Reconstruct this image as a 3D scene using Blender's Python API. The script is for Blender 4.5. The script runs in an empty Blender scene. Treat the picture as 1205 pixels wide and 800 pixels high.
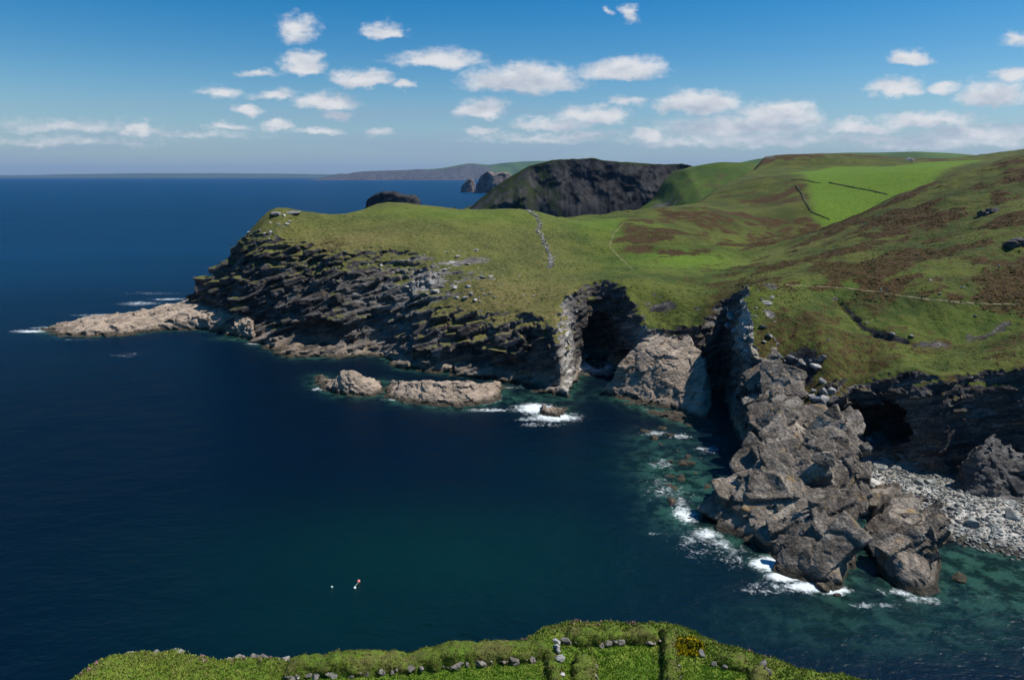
import bpy, bmesh, math, random
import numpy as np
from mathutils import Vector, Matrix
from mathutils.bvhtree import BVHTree
import openvdb

SC = bpy.context.scene
COL = SC.collection
rnd = random.Random(7)
RNG = np.random.RandomState(11)
F4 = np.float32
R_ = math.radians

# ------------------------------------------------------------------ camera
PITCH = R_(13.5); FPX = 803.0; EYE = 80.0
cd = bpy.data.cameras.new('camera'); cam = bpy.data.objects.new('camera', cd); COL.objects.link(cam)
cam.location = (0, 0, EYE); cam.rotation_euler = (math.pi/2 - PITCH, 0, 0)
cd.sensor_width = 36.0; cd.lens = FPX/1205*36.0; cd.clip_start = 0.5; cd.clip_end = 120000
SC.camera = cam

# ------------------------------------------------------------------ sun, sky, exposure
SUN_EL, SUN_AZ = R_(58), R_(84)          # azimuth measured from +Y towards +X
wd = bpy.data.worlds.new('World'); SC.world = wd; wd.use_nodes = True
sl = bpy.data.lights.new('sun', 'SUN'); sun = bpy.data.objects.new('sun', sl); COL.objects.link(sun)
sl.energy = 5.0; sl.angle = R_(0.5); sl.color = (1.0, 0.95, 0.87)
sdir = Vector((math.sin(SUN_AZ)*math.cos(SUN_EL), math.cos(SUN_AZ)*math.cos(SUN_EL), math.sin(SUN_EL)))
sun.rotation_euler = (-sdir).to_track_quat('-Z', 'Y').to_euler(); sun.location = (0, 0, 200)
SC.view_settings.view_transform = 'Standard'; SC.view_settings.look = 'None'
SC.view_settings.exposure = 0.2; SC.view_settings.gamma = 1.0; SC.view_settings.use_curve_mapping = False
SKY_STRENGTH = 0.085
HAZE_DENSITY = 1.7e-5

CT, ST = math.cos(PITCH), math.sin(PITCH)
def ray(px, py):
    u = (px-602.5)/FPX; v = (400.0-py)/FPX
    return u, CT+v*ST, -ST+v*CT
def Pz(px, py, z=0.0):                    # point of height z seen at that place of the survey photo
    a, b, c = ray(px, py); t = (z-EYE)/c
    return (a*t, b*t, z)
def Py(px, py, Y):                        # point at forward distance Y
    a, b, c = ray(px, py); t = Y/b
    return (a*t, Y, EYE+c*t)

# ------------------------------------------------------------------ sky
class NT:
    def __init__(s, tree): s.t = tree; s.n = tree.nodes; s.l = tree.links
    def new(s, typ, **kw):
        n = s.n.new(typ)
        for k, v in kw.items(): setattr(n, k, v)
        return n
    def put(s, sock, val):
        if val is None: return
        if isinstance(val, bpy.types.NodeSocket): s.l.new(val, sock)
        else:
            if hasattr(sock.default_value, '__len__') and not hasattr(val, '__len__'): val = [val]*len(sock.default_value)
            if hasattr(val, '__len__') and len(val) == 3 and len(sock.default_value) == 4: val = (*val, 1)
            sock.default_value = val
    def math(s, op, a, b=None, c=None, clamp=False):
        n = s.new('ShaderNodeMath', operation=op, use_clamp=clamp)
        s.put(n.inputs[0], a); s.put(n.inputs[1], b); s.put(n.inputs[2], c); return n.outputs[0]
    def vmath(s, op, a, b=None, c=None):
        n = s.new('ShaderNodeVectorMath', operation=op)
        s.put(n.inputs[0], a); s.put(n.inputs[1], b); s.put(n.inputs[2], c)
        return n.outputs['Value'] if op in ('LENGTH', 'DOT_PRODUCT') else n.outputs[0]
    def mix(s, f, a, b):
        n = s.new('ShaderNodeMix', data_type='RGBA'); s.put(n.inputs[0], f)
        s.put(n.inputs[6], a); s.put(n.inputs[7], b); return n.outputs[2]
    def mul(s, f, a, b):
        n = s.new('ShaderNodeMix', data_type='RGBA', blend_type='MULTIPLY'); s.put(n.inputs[0], f)
        s.put(n.inputs[6], a); s.put(n.inputs[7], b); return n.outputs[2]
    def noise(s, vec, scale, detail=3, rough=.55, dist=0.0, out=0):
        n = s.new('ShaderNodeTexNoise'); s.put(n.inputs['Vector'], vec); s.put(n.inputs['Scale'], scale)
        n.inputs['Detail'].default_value = detail; n.inputs['Roughness'].default_value = rough
        n.inputs['Distortion'].default_value = dist; return n.outputs[out]
    def voro(s, vec, scale, feature='F1', out='Distance', rand=1.0):
        n = s.new('ShaderNodeTexVoronoi', feature=feature); s.put(n.inputs['Vector'], vec)
        s.put(n.inputs['Scale'], scale); n.inputs['Randomness'].default_value = rand; return n.outputs[out]
    def step(s, x, lo, hi, a=0.0, b=1.0):
        n = s.new('ShaderNodeMapRange', interpolation_type='SMOOTHSTEP'); s.put(n.inputs[0], x)
        n.inputs[1].default_value = lo; n.inputs[2].default_value = hi
        n.inputs[3].default_value = a; n.inputs[4].default_value = b; return n.outputs[0]
    def sep(s, v):
        n = s.new('ShaderNodeSeparateXYZ'); s.put(n.inputs[0], v); return n.outputs
    def comb(s, x, y, z):
        n = s.new('ShaderNodeCombineXYZ'); s.put(n.inputs[0], x); s.put(n.inputs[1], y); s.put(n.inputs[2], z); return n.outputs[0]
    def bump(s, h, dist, strength=1.0, normal=None):
        n = s.new('ShaderNodeBump'); s.put(n.inputs['Height'], h); n.inputs['Distance'].default_value = dist
        n.inputs['Strength'].default_value = strength; s.put(n.inputs['Normal'], normal); return n.outputs[0]
    def attr(s, name):
        return s.new('ShaderNodeAttribute', attribute_name=name)

CLOUDS = [(350,34,22,14,.8),(453,39,25,11,.8),(359,80,29,15,1),(425,97,38,12,1),(476,101,13,6,.9),(517,74,58,12,.75),
 (615,98,74,18,1),(567,130,30,12,1),(733,86,54,14,1),(698,138,44,13,.95),(650,148,55,9,.7),(740,119,24,6,.6),
 (822,126,54,16,1.05),(915,139,54,16,1.05),(870,152,110,14,.7),(1073,70,26,10,.9),(1052,107,34,12,.95),(1108,102,20,6,.7),
 (1172,116,50,18,.9),(1197,45,18,9,.6),(1192,88,24,8,.7),(1008,152,46,10,.8),(1090,145,66,11,.8),(1150,160,80,12,.7),
 (740,16,11,9,.6),(718,12,6,5,.5),(262,111,30,9,.75),(325,113,28,7,.7),(385,122,38,10,.85),(291,129,14,6,.8),
 (395,134,22,5,.7),(327,148,22,6,.8),(375,155,28,5,.7),(160,153,22,7,.7),(270,150,30,5,.55),(305,87,22,5,.6),
 (570,154,20,5,.6),(445,155,16,5,.6),(760,157,24,8,.75),(680,160,60,6,.5),(1030,165,90,8,.5),(880,166,170,12,.5),(1120,168,150,13,.5),(640,164,100,7,.42),(80,150,110,9,.42),(60,168,150,8,.35),(230,160,90,7,.35)]
def build_world():
    T = NT(wd.node_tree); T.n.clear()
    out = T.new('ShaderNodeOutputWorld'); bg = T.new('ShaderNodeBackground')
    sky = T.new('ShaderNodeTexSky', sky_type='NISHITA'); sky.sun_disc = False
    sky.sun_elevation = SUN_EL; sky.sun_rotation = SUN_AZ; sky.altitude = 60; sky.air_density = 1.0
    sky.dust_density = 0.3; sky.ozone_density = 2.5
    tc = T.new('ShaderNodeTexCoord'); d = tc.outputs['Generated']
    s = T.sep(d); y = T.math('MAXIMUM', s[1], .05)
    u = T.math('DIVIDE', s[0], y); w = T.math('DIVIDE', s[2], y)
    p = T.comb(u, w, 0.0)
    n1 = T.noise(T.comb(u, T.math('MULTIPLY', w, 1.9), 0.), 22, 5, .6, out=1)
    off = T.vmath('MULTIPLY', T.vmath('SUBTRACT', n1, (.5, .5, .5)), (.060, .030, 0))
    q = T.vmath('ADD', p, off)
    acc = None; acc2 = None; qs = T.vmath('ADD', q, (.004, .016, 0))
    for (cx, cy, rx, ry, b) in CLOUDS:
        a, bb, c = ray(cx, cy); cu, cw = a/bb, c/bb
        ru, rw = rx/FPX*1.25/bb, ry/FPX*1.5/bb
        v = T.vmath('MULTIPLY_ADD', q, (1/ru, 1/rw, 0), (-cu/ru, -cw/rw, 0))
        if rx > 24: v = T.vmath('MAXIMUM', v, T.vmath('MULTIPLY', v, (-1, -1.9, 0)))
        l = T.vmath('LENGTH', v)
        m = T.math('SUBTRACT', b, T.math('MULTIPLY', l, b))
        acc = m if acc is None else T.math('MAXIMUM', acc, m)
        if rx >= 36 and b >= .8:
            l2 = T.vmath('LENGTH', T.vmath('MULTIPLY_ADD', qs, (1/ru, 1/rw, 0), (-cu/ru, -cw/rw, 0))); acc2 = l2 if acc2 is None else T.math('MINIMUM', acc2, l2)
    fine = T.noise(T.comb(u, T.math('MULTIPLY', w, 1.7), 3.0), 70, 4, .6)
    dens = T.math('ADD', acc, T.math('MULTIPLY', T.math('SUBTRACT', fine, .5), .55))
    dens = T.step(dens, 0.0, 0.58)
    # thin streaky layer low over the sea
    lay = T.noise(T.comb(T.math('MULTIPLY', u, .55), T.math('MULTIPLY', w, 7.0), 8.0), 5.5, 5, .6)
    lay = T.step(lay, .44, .72)
    band = T.math('MULTIPLY', T.step(w, 0.0, .03), T.step(w, .13, .05))
    lay = T.math('MULTIPLY', T.math('MULTIPLY', lay, band), .6)
    shade = T.noise(T.comb(u, T.math('MULTIPLY', w, 2.2), 5.0), 26, 3, .5)
    lit = T.math('ADD', T.step(shade, .3, .7, 0, .55), T.step(acc2, .35, 1.05, 0, .6))
    ccol = T.mix(T.math('MINIMUM', lit, 1.0), (4.3, 4.9, 5.9), (8.2, 8.2, 8.3))
    # sky colour in deeper blue
    hue = T.new('ShaderNodeHueSaturation'); hue.inputs['Saturation'].default_value = 1.6
    T.put(hue.inputs['Color'], sky.outputs[0])
    low = T.math('MULTIPLY', T.step(w, .16, -.01), .62)
    base = T.mix(low, hue.outputs[0], (1.7, 3.3, 5.6))
    col = T.mix(lay, base, (3.2, 4.2, 5.7))
    col = T.mix(T.math('MULTIPLY', dens, .93), col, ccol)
    T.put(bg.inputs[0], col); bg.inputs[1].default_value = SKY_STRENGTH
    T.l.new(bg.outputs[0], out.inputs[0])
    wd.cycles.sampling_method = 'MANUAL'; wd.cycles.sample_map_resolution = 512
build_world()

# ------------------------------------------------------------------ numeric noise
LAT = RNG.rand(64, 64, 64).astype(F4)
LATF = LAT.ravel()
def vnoise(x, y, z, seed=0):
    x = np.asarray(x, F4)+seed*17.3; y = np.asarray(y, F4)+seed*5.7; z = np.asarray(z, F4)+seed*9.1
    xi = np.floor(x); yi = np.floor(y); zi = np.floor(z)
    fx = x-xi; fy = y-yi; fz = z-zi
    fx = fx*fx*(3-2*fx); fy = fy*fy*(3-2*fy); fz = fz*fz*(3-2*fz)
    a0 = (xi.astype(np.int32) & 63)*4096; a1 = ((xi.astype(np.int32)+1) & 63)*4096
    b0 = (yi.astype(np.int32) & 63)*64; b1 = ((yi.astype(np.int32)+1) & 63)*64
    c0 = zi.astype(np.int32) & 63; c1 = (zi.astype(np.int32)+1) & 63
    def L(a, b): 
        i = a+b; g0 = LATF[i+c0]; g1 = LATF[i+c1]; return g0+(g1-g0)*fz
    e0 = L(a0, b0); e0 = e0+(L(a0, b1)-e0)*fy
    e1 = L(a1, b0); e1 = e1+(L(a1, b1)-e1)*fy
    return (e0+(e1-e0)*fx)*2-1
def fbm(x, y, z, s, octs=3, seed=0, gain=.5):
    r = 0; a = 1.0; tot = 0
    for o in range(octs):
        r = r+a*vnoise(x*s, y*s, z*s, seed+o*3); tot += a; a *= gain; s *= 2.03
    return r/tot
def cells(x, y, z, seed=0):
    """nearest jittered lattice point: (random value, gap to the next cell, tilted plane inside the cell)"""
    xi = np.floor(x-.5).astype(np.int32); yi = np.floor(y-.5).astype(np.int32); zi = np.floor(z-.5).astype(np.int32)
    best = np.full(x.shape, 9.0, F4); sec = best.copy(); val = np.zeros(x.shape, F4); pl = val.copy()
    for i in (0, 1):
        for j in (0, 1):
            for k in (0, 1):
                X = xi+i; Y = yi+j; Z = zi+k
                h = ((X & 63)*4096+(Y & 63)*64+(Z & 63)+seed*977) % 262144
                a = LATF[h]; b = LATF[(h*7+131) % 262144]; c = LATF[(h*13+977) % 262144]
                dx = x-X-.5-(a-.5)*.8; dy = y-Y-.5-(b-.5)*.8; dz = z-Z-.5-(c-.5)*.8
                d = dx*dx+dy*dy+dz*dz
                m = d < best
                sec = np.where(m, best, np.minimum(sec, d))
                val = np.where(m, LATF[(h*29+53) % 262144], val)
                pl = np.where(m, dx*(b-.5)*2+dy*(c-.5)*2+dz*(a-.5)*2, pl); best = np.where(m, d, best)
    return val, np.sqrt(sec)-np.sqrt(best), pl

def rbf(pts, X, Y, smooth=0.0, eps=60.0):
    P = np.array([p[:2] for p in pts], float); Z = np.array([p[2] for p in pts], float)
    n = len(P)
    def phi(d): return np.sqrt(d*d+eps*eps*.02)
    D = np.sqrt(((P[:, None]-P[None])**2).sum(-1))
    A = np.zeros((n+3, n+3)); A[:n, :n] = phi(D)-np.eye(n)*smooth
    A[:n, n:] = np.c_[np.ones(n), P]; A[n:, :n] = A[:n, n:].T
    w = np.linalg.lstsq(A, np.r_[Z, 0, 0, 0], rcond=None)[0]
    sh = X.shape; X = X.ravel(); Y = Y.ravel()
    o = w[n]+w[n+1]*X+w[n+2]*Y
    for i in range(n): o = o+w[i]*phi(np.sqrt((X-P[i, 0])**2+(Y-P[i, 1])**2))
    return o.reshape(sh).astype(F4)

def poly_sd(poly, X, Y):
    """signed distance (positive inside) and interpolated vertex value"""
    best = np.full(X.shape, 1e9, F4); val = np.zeros(X.shape, F4); ins = np.zeros(X.shape, bool)
    n = len(poly)
    for i in range(n):
        ax, ay, av = poly[i]; bx, by, bv = poly[(i+1) % n]
        dx, dy = bx-ax, by-ay; L = dx*dx+dy*dy+1e-9
        t = np.clip(((X-ax)*dx+(Y-ay)*dy)/L, 0, 1)
        d = (X-ax-t*dx)**2+(Y-ay-t*dy)**2
        m = d < best; best = np.where(m, d, best); val = np.where(m, av+t*(bv-av), val)
        if ay != by:
            c = ((ay > Y) != (by > Y)) & (X < (bx-ax)*(Y-ay)/(by-ay)+ax)
            ins ^= c
    d = np.sqrt(best)
    return np.where(ins, d, -d), val

G_CLIFF = ([0, .05, .10, .24, .33, .52, .75, 1.0], [0, .09, .14, .19, .52, .74, .89, 1.0])
G_STEEP = ([0, .08, .3, .6, 1.0], [0, .22, .62, .88, 1.0])
class Landform:
    def __init__(s, poly, ctrl, g=G_CLIFF, rough=2.0, smooth=0.0, slope_out=.35):
        s.poly = [(p[0], p[1], p[2]) for p in poly]; s.ctrl = ctrl; s.g = g; s.rough = rough; s.smooth = smooth; s.so = slope_out
    def H(s, X, Y):
        T = rbf(s.ctrl, X, Y, s.smooth)
        d, R = poly_sd(s.poly, X, Y)
        d = d+fbm(X, Y, X*0, .11, 3, 5)*s.rough
        t = d/R
        g = np.interp(t, s.g[0], s.g[1]).astype(F4)
        return np.where(d > 0, np.maximum(T, .3)*g, np.maximum(d*s.so, -6)).astype(F4), d, T

def mesh_obj(name, V, Q, mat=None, parent=None, origin=None, smooth=True, attrs=None, mats=None, midx=None):
    V = np.asarray(V, F4)
    if origin is not None: V = V-np.array(origin, F4)
    me = bpy.data.meshes.new(name); Q = np.asarray(Q, np.int32)
    k = Q.shape[1]
    me.vertices.add(len(V)); me.vertices.foreach_set('co', np.ascontiguousarray(V).ravel())
    me.loops.add(Q.size); me.loops.foreach_set('vertex_index', np.ascontiguousarray(Q).ravel())
    me.polygons.add(len(Q)); me.polygons.foreach_set('loop_start', np.arange(0, Q.size, k, dtype=np.int32))
    me.polygons.foreach_set('use_smooth', np.full(len(Q), smooth is True, bool))
    for m in (mats or [mat]): me.materials.append(m)
    if midx is not None: me.polygons.foreach_set('material_index', np.asarray(midx, np.int32))
    if isinstance(smooth, np.ndarray): me.polygons.foreach_set('use_smooth', smooth.astype(bool))
    me.update(calc_edges=True)
    for nm, a in (attrs or {}).items():
        if a.ndim == 2:
            at = me.attributes.new(nm, 'FLOAT_COLOR', 'POINT'); at.data.foreach_set('color', np.ascontiguousarray(a, F4).ravel())
        else:
            at = me.attributes.new(nm, 'FLOAT', 'POINT'); at.data.foreach_set('value', np.ascontiguousarray(a, F4))
    o = bpy.data.objects.new(name, me); COL.objects.link(o)
    if origin is not None: o.location = origin
    if parent is not None: o.parent = parent
    return o
def struct(o, kind='structure'): o['kind'] = kind; return o
def tag(o, label, cat, group=None, kind=None):
    o['label'] = label; o['category'] = cat
    if group: o['group'] = group
    if kind: o['kind'] = kind
    return o
def empty(name, loc, label, cat, group=None):
    o = bpy.data.objects.new(name, None); COL.objects.link(o); o.location = loc; return tag(o, label, cat, group)

def iso(arr):
    g = openvdb.FloatGrid(3.0); g.copyFromArray(np.ascontiguousarray(arr, F4))
    p, q = g.convertToQuads(0.0)
    return p, q
def clean(P, Q):
    return P, Q

def rock_noise(x, y, z, amp=1.0, dip=(.28, -.18, 1.0), size=(4.5, 4.5, 2.0), seed=0, k2=1.0):
    """bedded, jointed rock: offsets in metres (positive = cut away)"""
    n = np.array(dip); n = n/np.linalg.norm(n)
    a = np.cross(n, (0, 1, 0)); a /= np.linalg.norm(a); b = np.cross(n, a)
    w = fbm(x, y, z, .07, 2, seed+2)
    s = x*n[0]+y*n[1]+z*n[2]+w*2.2; p = x*a[0]+y*a[1]+z*a[2]+w*2.0; q = x*b[0]+y*b[1]+z*b[2]
    v1, e1, p1 = cells(p/size[0], q/size[1], s/size[2], seed)
    v2, e2, p2 = cells(p/(size[0]*.40)+9, q/(size[1]*.40), s/(size[2]*.36), seed+5)
    f = fbm(x, y, z, .07, 3, seed+7)
    k2 = .55 if size[0] > 10 else 1.0
    o = (v1-.5)*2.6+p1*(1.5 if k2 == 1 else 2.6)+((v2-.5)*1.15+p2*.7)*k2+f*1.5
    o += np.clip(.12-e1, 0, .12)*7.0+np.clip(.10-e2, 0, .10)*2.5        # joints open a little
    return (o*amp).astype(F4)

def volume(form, x0, x1, y0, y1, z0, z1, h, amp, dip, size, seed=0, extra=None, hz=None, blocks=None):
    hz = hz or h
    xs = np.arange(x0, x1, h, dtype=F4); ys = np.arange(y0, y1, h, dtype=F4); zs = np.arange(z0, z1, hz, dtype=F4)
    X, Y = np.meshgrid(xs, ys, indexing='ij')
    H, d, T = form(X, Y)
    gx, gy = np.gradient(H, h, h); c = 1/np.sqrt(1+gx*gx+gy*gy)
    F = (zs[None, None]-H[..., None])*c[..., None]
    if blocks:
        r = np.random.RandomState(seed+40); F += blocks['sink']*np.clip(1-np.abs(F)/6, 0, 1); inside = np.argwhere((d > blocks.get('inset', .5)) & (H > .3))
        for b in range(blocks['n']):
            i, j = inside[r.randint(len(inside))]; s = r.uniform(.55, 1.0)**1.5*blocks['scale']; hf = np.array([r.uniform(4.0, 10.0), r.uniform(2.6, 6.5), r.uniform(.8, 1.8)])*s
            R = int((np.linalg.norm(hf)+1)/h)+1; si = slice(max(0, i-R), min(X.shape[0], i+R)); sj = slice(max(0, j-R), min(X.shape[1], j+R))
            add_block(F, X, Y, zs, si, sj, (X[i, j], Y[i, j], H[i, j]-hf[2]*blocks.get('bury', .8)), frame(dip, .085, r), hf, r, .13)
    F = field_noise(F, X, Y, zs, amp, dip, size, seed, None)
    if extra: F = extra(F, X, Y, zs)
    F[0] = F[-1] = 2; F[:, 0] = F[:, -1] = 2
    P, Q = iso(F)
    P = np.c_[x0+P[:, 0]*h, y0+P[:, 1]*h, z0+P[:, 2]*hz]
    return P, Q
def field_noise(F, X, Y, zs, amp, dip, size, seed, ramp):
    B = 5.0
    np.clip(F, -B, B, out=F)
    i, j, k = np.nonzero(np.abs(F) < B*.98)
    x = X[i, j]; y = Y[i, j]; z = zs[k]
    a = amp if ramp is None else ramp[i, j]
    m = np.nonzero(np.broadcast_to(np.asarray(a), x.shape) > .02)[0] if ramp is not None else np.arange(len(x))
    N = rock_noise(x[m], y[m], z[m], 1.0, dip, size, seed)*(a if ramp is None else a[m])
    F[i[m], j[m], k[m]] += N*np.clip((B*.98-np.abs(F[i[m], j[m], k[m]]))/1.5, 0, 1)
    return F
def frame(dip, jit, r):
    n = np.array(dip)+r.normal(0, jit, 3); n /= np.linalg.norm(n); a = np.cross(n, (0, 1, 0)+r.normal(0, .25, 3)); a /= np.linalg.norm(a); return a, np.cross(n, a), n
def add_block(F, X, Y, zs, si, sj, c, fr, half, r, skew=.13):
    """union of a slab-shaped, slightly skewed convex block into the field"""
    R = float(np.linalg.norm(half))+1.0; k0 = int(max(0, np.searchsorted(zs, c[2]-R))); k1 = int(min(len(zs), np.searchsorted(zs, c[2]+R)))
    if k1-k0 < 2 or si.stop-si.start < 2 or sj.stop-sj.start < 2: return
    x = X[si, sj][..., None]-c[0]; y = Y[si, sj][..., None]-c[1]; z = zs[None, None, k0:k1]-c[2]; D = None
    for ax in range(3):
        for sg in (-1, 1):
            n = fr[ax]*sg+r.normal(0, skew, 3); n /= np.linalg.norm(n); d = x*n[0]+y*n[1]+z*n[2]-half[ax]*r.uniform(.75, 1.1)
            D = d if D is None else np.maximum(D, d)
    n = fr[0]*r.choice([-1, 1])+fr[1]*r.choice([-1, 1])+r.normal(0, .3, 3); n /= np.linalg.norm(n); D = np.maximum(D, x*n[0]+y*n[1]+z*n[2]-half[0]*.85)
    F[si, sj, k0:k1] = np.minimum(F[si, sj, k0:k1], D)
def normals(P, Q):
    a = P[Q[:, 2]]-P[Q[:, 0]]; b = P[Q[:, 3]]-P[Q[:, 1]]
    n = np.cross(a, b); N = np.zeros_like(P)
    for c in range(4): 
        for d in range(3): N[:, d] += np.bincount(Q[:, c], n[:, d], len(P))
    return N/(np.linalg.norm(N, axis=1, keepdims=True)+1e-9)
# ------------------------------------------------------------------ materials
def newmat(name):
    m = bpy.data.materials.new(name); m.use_nodes = True; T = NT(m.node_tree); T.n.clear()
    o = T.new('ShaderNodeOutputMaterial'); b = T.new('ShaderNodeBsdfPrincipled'); T.l.new(b.outputs[0], o.inputs[0])
    b.inputs['Specular IOR Level'].default_value = .25
    return m, T, b
def rock_nodes(T, pos, dark=(.016, .015, .016), mid=(.066, .060, .057), light=(.235, .213, .195), tan=(.30, .235, .175),
               tan_z=(2.0, 6.5), wet_z=(.3, 1.9), dip=(-.30, .12, 1.0), lichen=.35, bias=0.0):
    n = Vector(dip).normalized(); a = n.cross(Vector((0, 1, 0))).normalized(); b = n.cross(a)
    sv = T.vmath('DOT_PRODUCT', pos, tuple(n)); pa = T.vmath('DOT_PRODUCT', pos, tuple(a)); pb = T.vmath('DOT_PRODUCT', pos, tuple(b))
    sc = T.comb(T.math('MULTIPLY', pa, .16), T.math('MULTIPLY', pb, .16), sv)
    st = T.noise(sc, .75, 5, .62, .6)
    big = T.noise(pos, .07, 4, .6)
    fine = T.noise(pos, 1.9, 4, .65)
    x = T.math('ADD', T.math('MULTIPLY', st, .62), T.math('MULTIPLY', big, .38))
    x = T.math('ADD', x, T.math('MULTIPLY', T.math('SUBTRACT', fine, .5), .38))
    x = T.math('ADD', x, bias)
    c = T.mix(T.step(x, .36, .52), dark, mid); c = T.mix(T.step(x, .5, .68), c, light)
    li = T.noise(pos, .22, 4, .7)
    c = T.mix(T.math('MULTIPLY', T.step(li, .58, .67), lichen), c, (.30, .19, .07))
    z = T.sep(pos)[2]
    zn = T.math('ADD', z, T.math('MULTIPLY', T.math('SUBTRACT', T.noise(pos, .16, 4, .6), .5), -7.0))
    tn = T.step(zn, tan_z[0], tan_z[1], 1.0, 0.0)
    tcol = T.mix(T.step(x, .38, .6), tuple(v*.45 for v in tan), tan)
    c = T.mix(T.math('MULTIPLY', tn, .88), c, tcol)
    zw = T.math('ADD', z, T.math('MULTIPLY', T.math('SUBTRACT', T.noise(pos, .5, 3, .6), .5), -2.4))
    c = T.mix(T.step(zw, wet_z[0], wet_z[1], .92, 0.0), c, (.030, .026, .016))
    crack = T.voro(sc, .55, 'DISTANCE_TO_EDGE')
    c = T.mul(T.step(crack, .0, .05, .5, 0.0), c, (.25, .24, .23))
    hgt = T.noise(T.comb(T.math('MULTIPLY', pa, .4), T.math('MULTIPLY', pb, .4), sv), 1.1, 5, .68)
    return c, hgt
def rock_mat(name, bump=.9, **kw):
    m, T, b = newmat(name); pos = T.new('ShaderNodeNewGeometry').outputs['Position']
    c, h = rock_nodes(T, pos, **kw)
    T.put(b.inputs['Base Color'], c); b.inputs['Roughness'].default_value = .85
    T.put(b.inputs['Normal'], T.bump(h, bump)); return m
def grass_nodes(T, pos, heath_shade, lush, dry):
    n1 = T.noise(pos, .045, 5, .62); n2 = T.noise(pos, .5, 5, .68); n3 = T.noise(pos, 2.6, 3, .7)
    c = T.mix(T.step(n1, .36, .62), (.042, .070, .012), (.108, .130, .024))
    c = T.mix(T.math('MULTIPLY', T.step(n2, .5, .68), .6), c, (.15, .135, .036))
    c = T.mix(T.math('MULTIPLY', T.step(n2, .47, .36), .6), c, (.032, .050, .008))
    c = T.mix(T.math('MULTIPLY', dry, T.step(n2, .38, .6, .35, .95)), c, (.20, .165, .065))
    c = T.mix(T.math('MULTIPLY', lush, .85), c, T.mix(T.step(n2, .35, .65), (.085, .165, .010), (.135, .225, .016)))
    hm = T.step(T.math('ADD', heath_shade, T.math('MULTIPLY', T.math('SUBTRACT', n2, .5), 1.5)), .30, .74)
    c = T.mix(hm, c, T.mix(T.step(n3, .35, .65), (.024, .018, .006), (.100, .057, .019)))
    c = T.mul(T.step(n3, .35, .62, .62, 0.0), c, (.35, .38, .3))
    h = n2
    return c, h
def land_mat():
    m, T, b = newmat('land'); pos = T.new('ShaderNodeNewGeometry').outputs['Position']
    at = T.attr('mask'); s = T.new('ShaderNodeSeparateColor'); T.put(s.inputs[0], at.outputs['Color'])
    dry = at.outputs['Alpha']
    pale = T.attr('pale').outputs['Fac']
    rc, rh = rock_nodes(T, pos)
    rc2, _ = rock_nodes(T, pos, dark=(.13, .12, .11), mid=(.30, .28, .25), light=(.52, .50, .46), tan_z=(-9, -8), lichen=.3, bias=.06)
    rc = T.mix(pale, rc, rc2)
    gc, gh = grass_nodes(T, pos, s.outputs[1], s.outputs[2], dry)
    k = T.math('ADD', s.outputs[0], T.math('MULTIPLY', T.math('SUBTRACT', T.noise(pos, .55, 5, .7), .5), 1.1))
    k = T.step(k, .42, .58)
    T.put(b.inputs['Base Color'], T.mix(k, gc, rc)); b.inputs['Roughness'].default_value = .9
    b.inputs['Specular IOR Level'].default_value = .15
    h = T.new('ShaderNodeMix', data_type='FLOAT'); T.put(h.inputs[0], k); T.put(h.inputs[2], gh); T.put(h.inputs[3], rh)
    T.put(b.inputs['Normal'], T.bump(h.outputs[0], .9)); return m
M_LAND = land_mat()
M_CRAG = rock_mat('crag_rock', dark=(.028, .024, .020), mid=(.135, .114, .092), light=(.36, .31, .25), tan=(.30, .245, .20), tan_z=(0, 5), wet_z=(.7, 2.5), dip=(-.42, -.45, .8), lichen=.75, bias=.03)
M_TAN = rock_mat('tan_rock', dark=(.12, .095, .07), mid=(.30, .24, .185), light=(.46, .39, .31), tan=(.40, .315, .24), tan_z=(4, 12), wet_z=(.6, 2.3), lichen=.25, bias=.02)
M_DARK = rock_mat('dark_rock', dark=(.03, .03, .032), mid=(.08, .075, .072), light=(.2, .19, .18), tan_z=(-4, -2))
M_PALE = rock_mat('pale_rock', bump=.35, dark=(.16, .155, .15), mid=(.36, .35, .33), light=(.55, .53, .5), tan_z=(-4, -2), wet_z=(-9, -8), lichen=.15, bias=.06)
M_BEACH = rock_mat('beach_stone', bump=.3, dark=(.06, .065, .06), mid=(.18, .19, .175), light=(.36, .37, .34), tan_z=(-4, -2), wet_z=(-.4, .9), lichen=.12, bias=.02)
M_GREY = rock_mat('grey_rock', bump=.4, dark=(.08, .08, .085), mid=(.2, .2, .2), light=(.38, .37, .36), tan_z=(-4, -2), wet_z=(-9, -8), lichen=.25, bias=.03)
def simple(name, col, rough=.8, nscale=3.0, amount=.35, metal=0):
    m, T, b = newmat(name); pos = T.new('ShaderNodeNewGeometry').outputs['Position']
    n = T.noise(pos, nscale, 4, .6)
    T.put(b.inputs['Base Color'], T.mix(T.step(n, .3, .7), tuple(c*(1-amount) for c in col), tuple(min(1, c*(1+amount)) for c in col)))
    b.inputs['Roughness'].default_value = rough; T.put(b.inputs['Normal'], T.bump(n, .05)); return m
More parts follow.
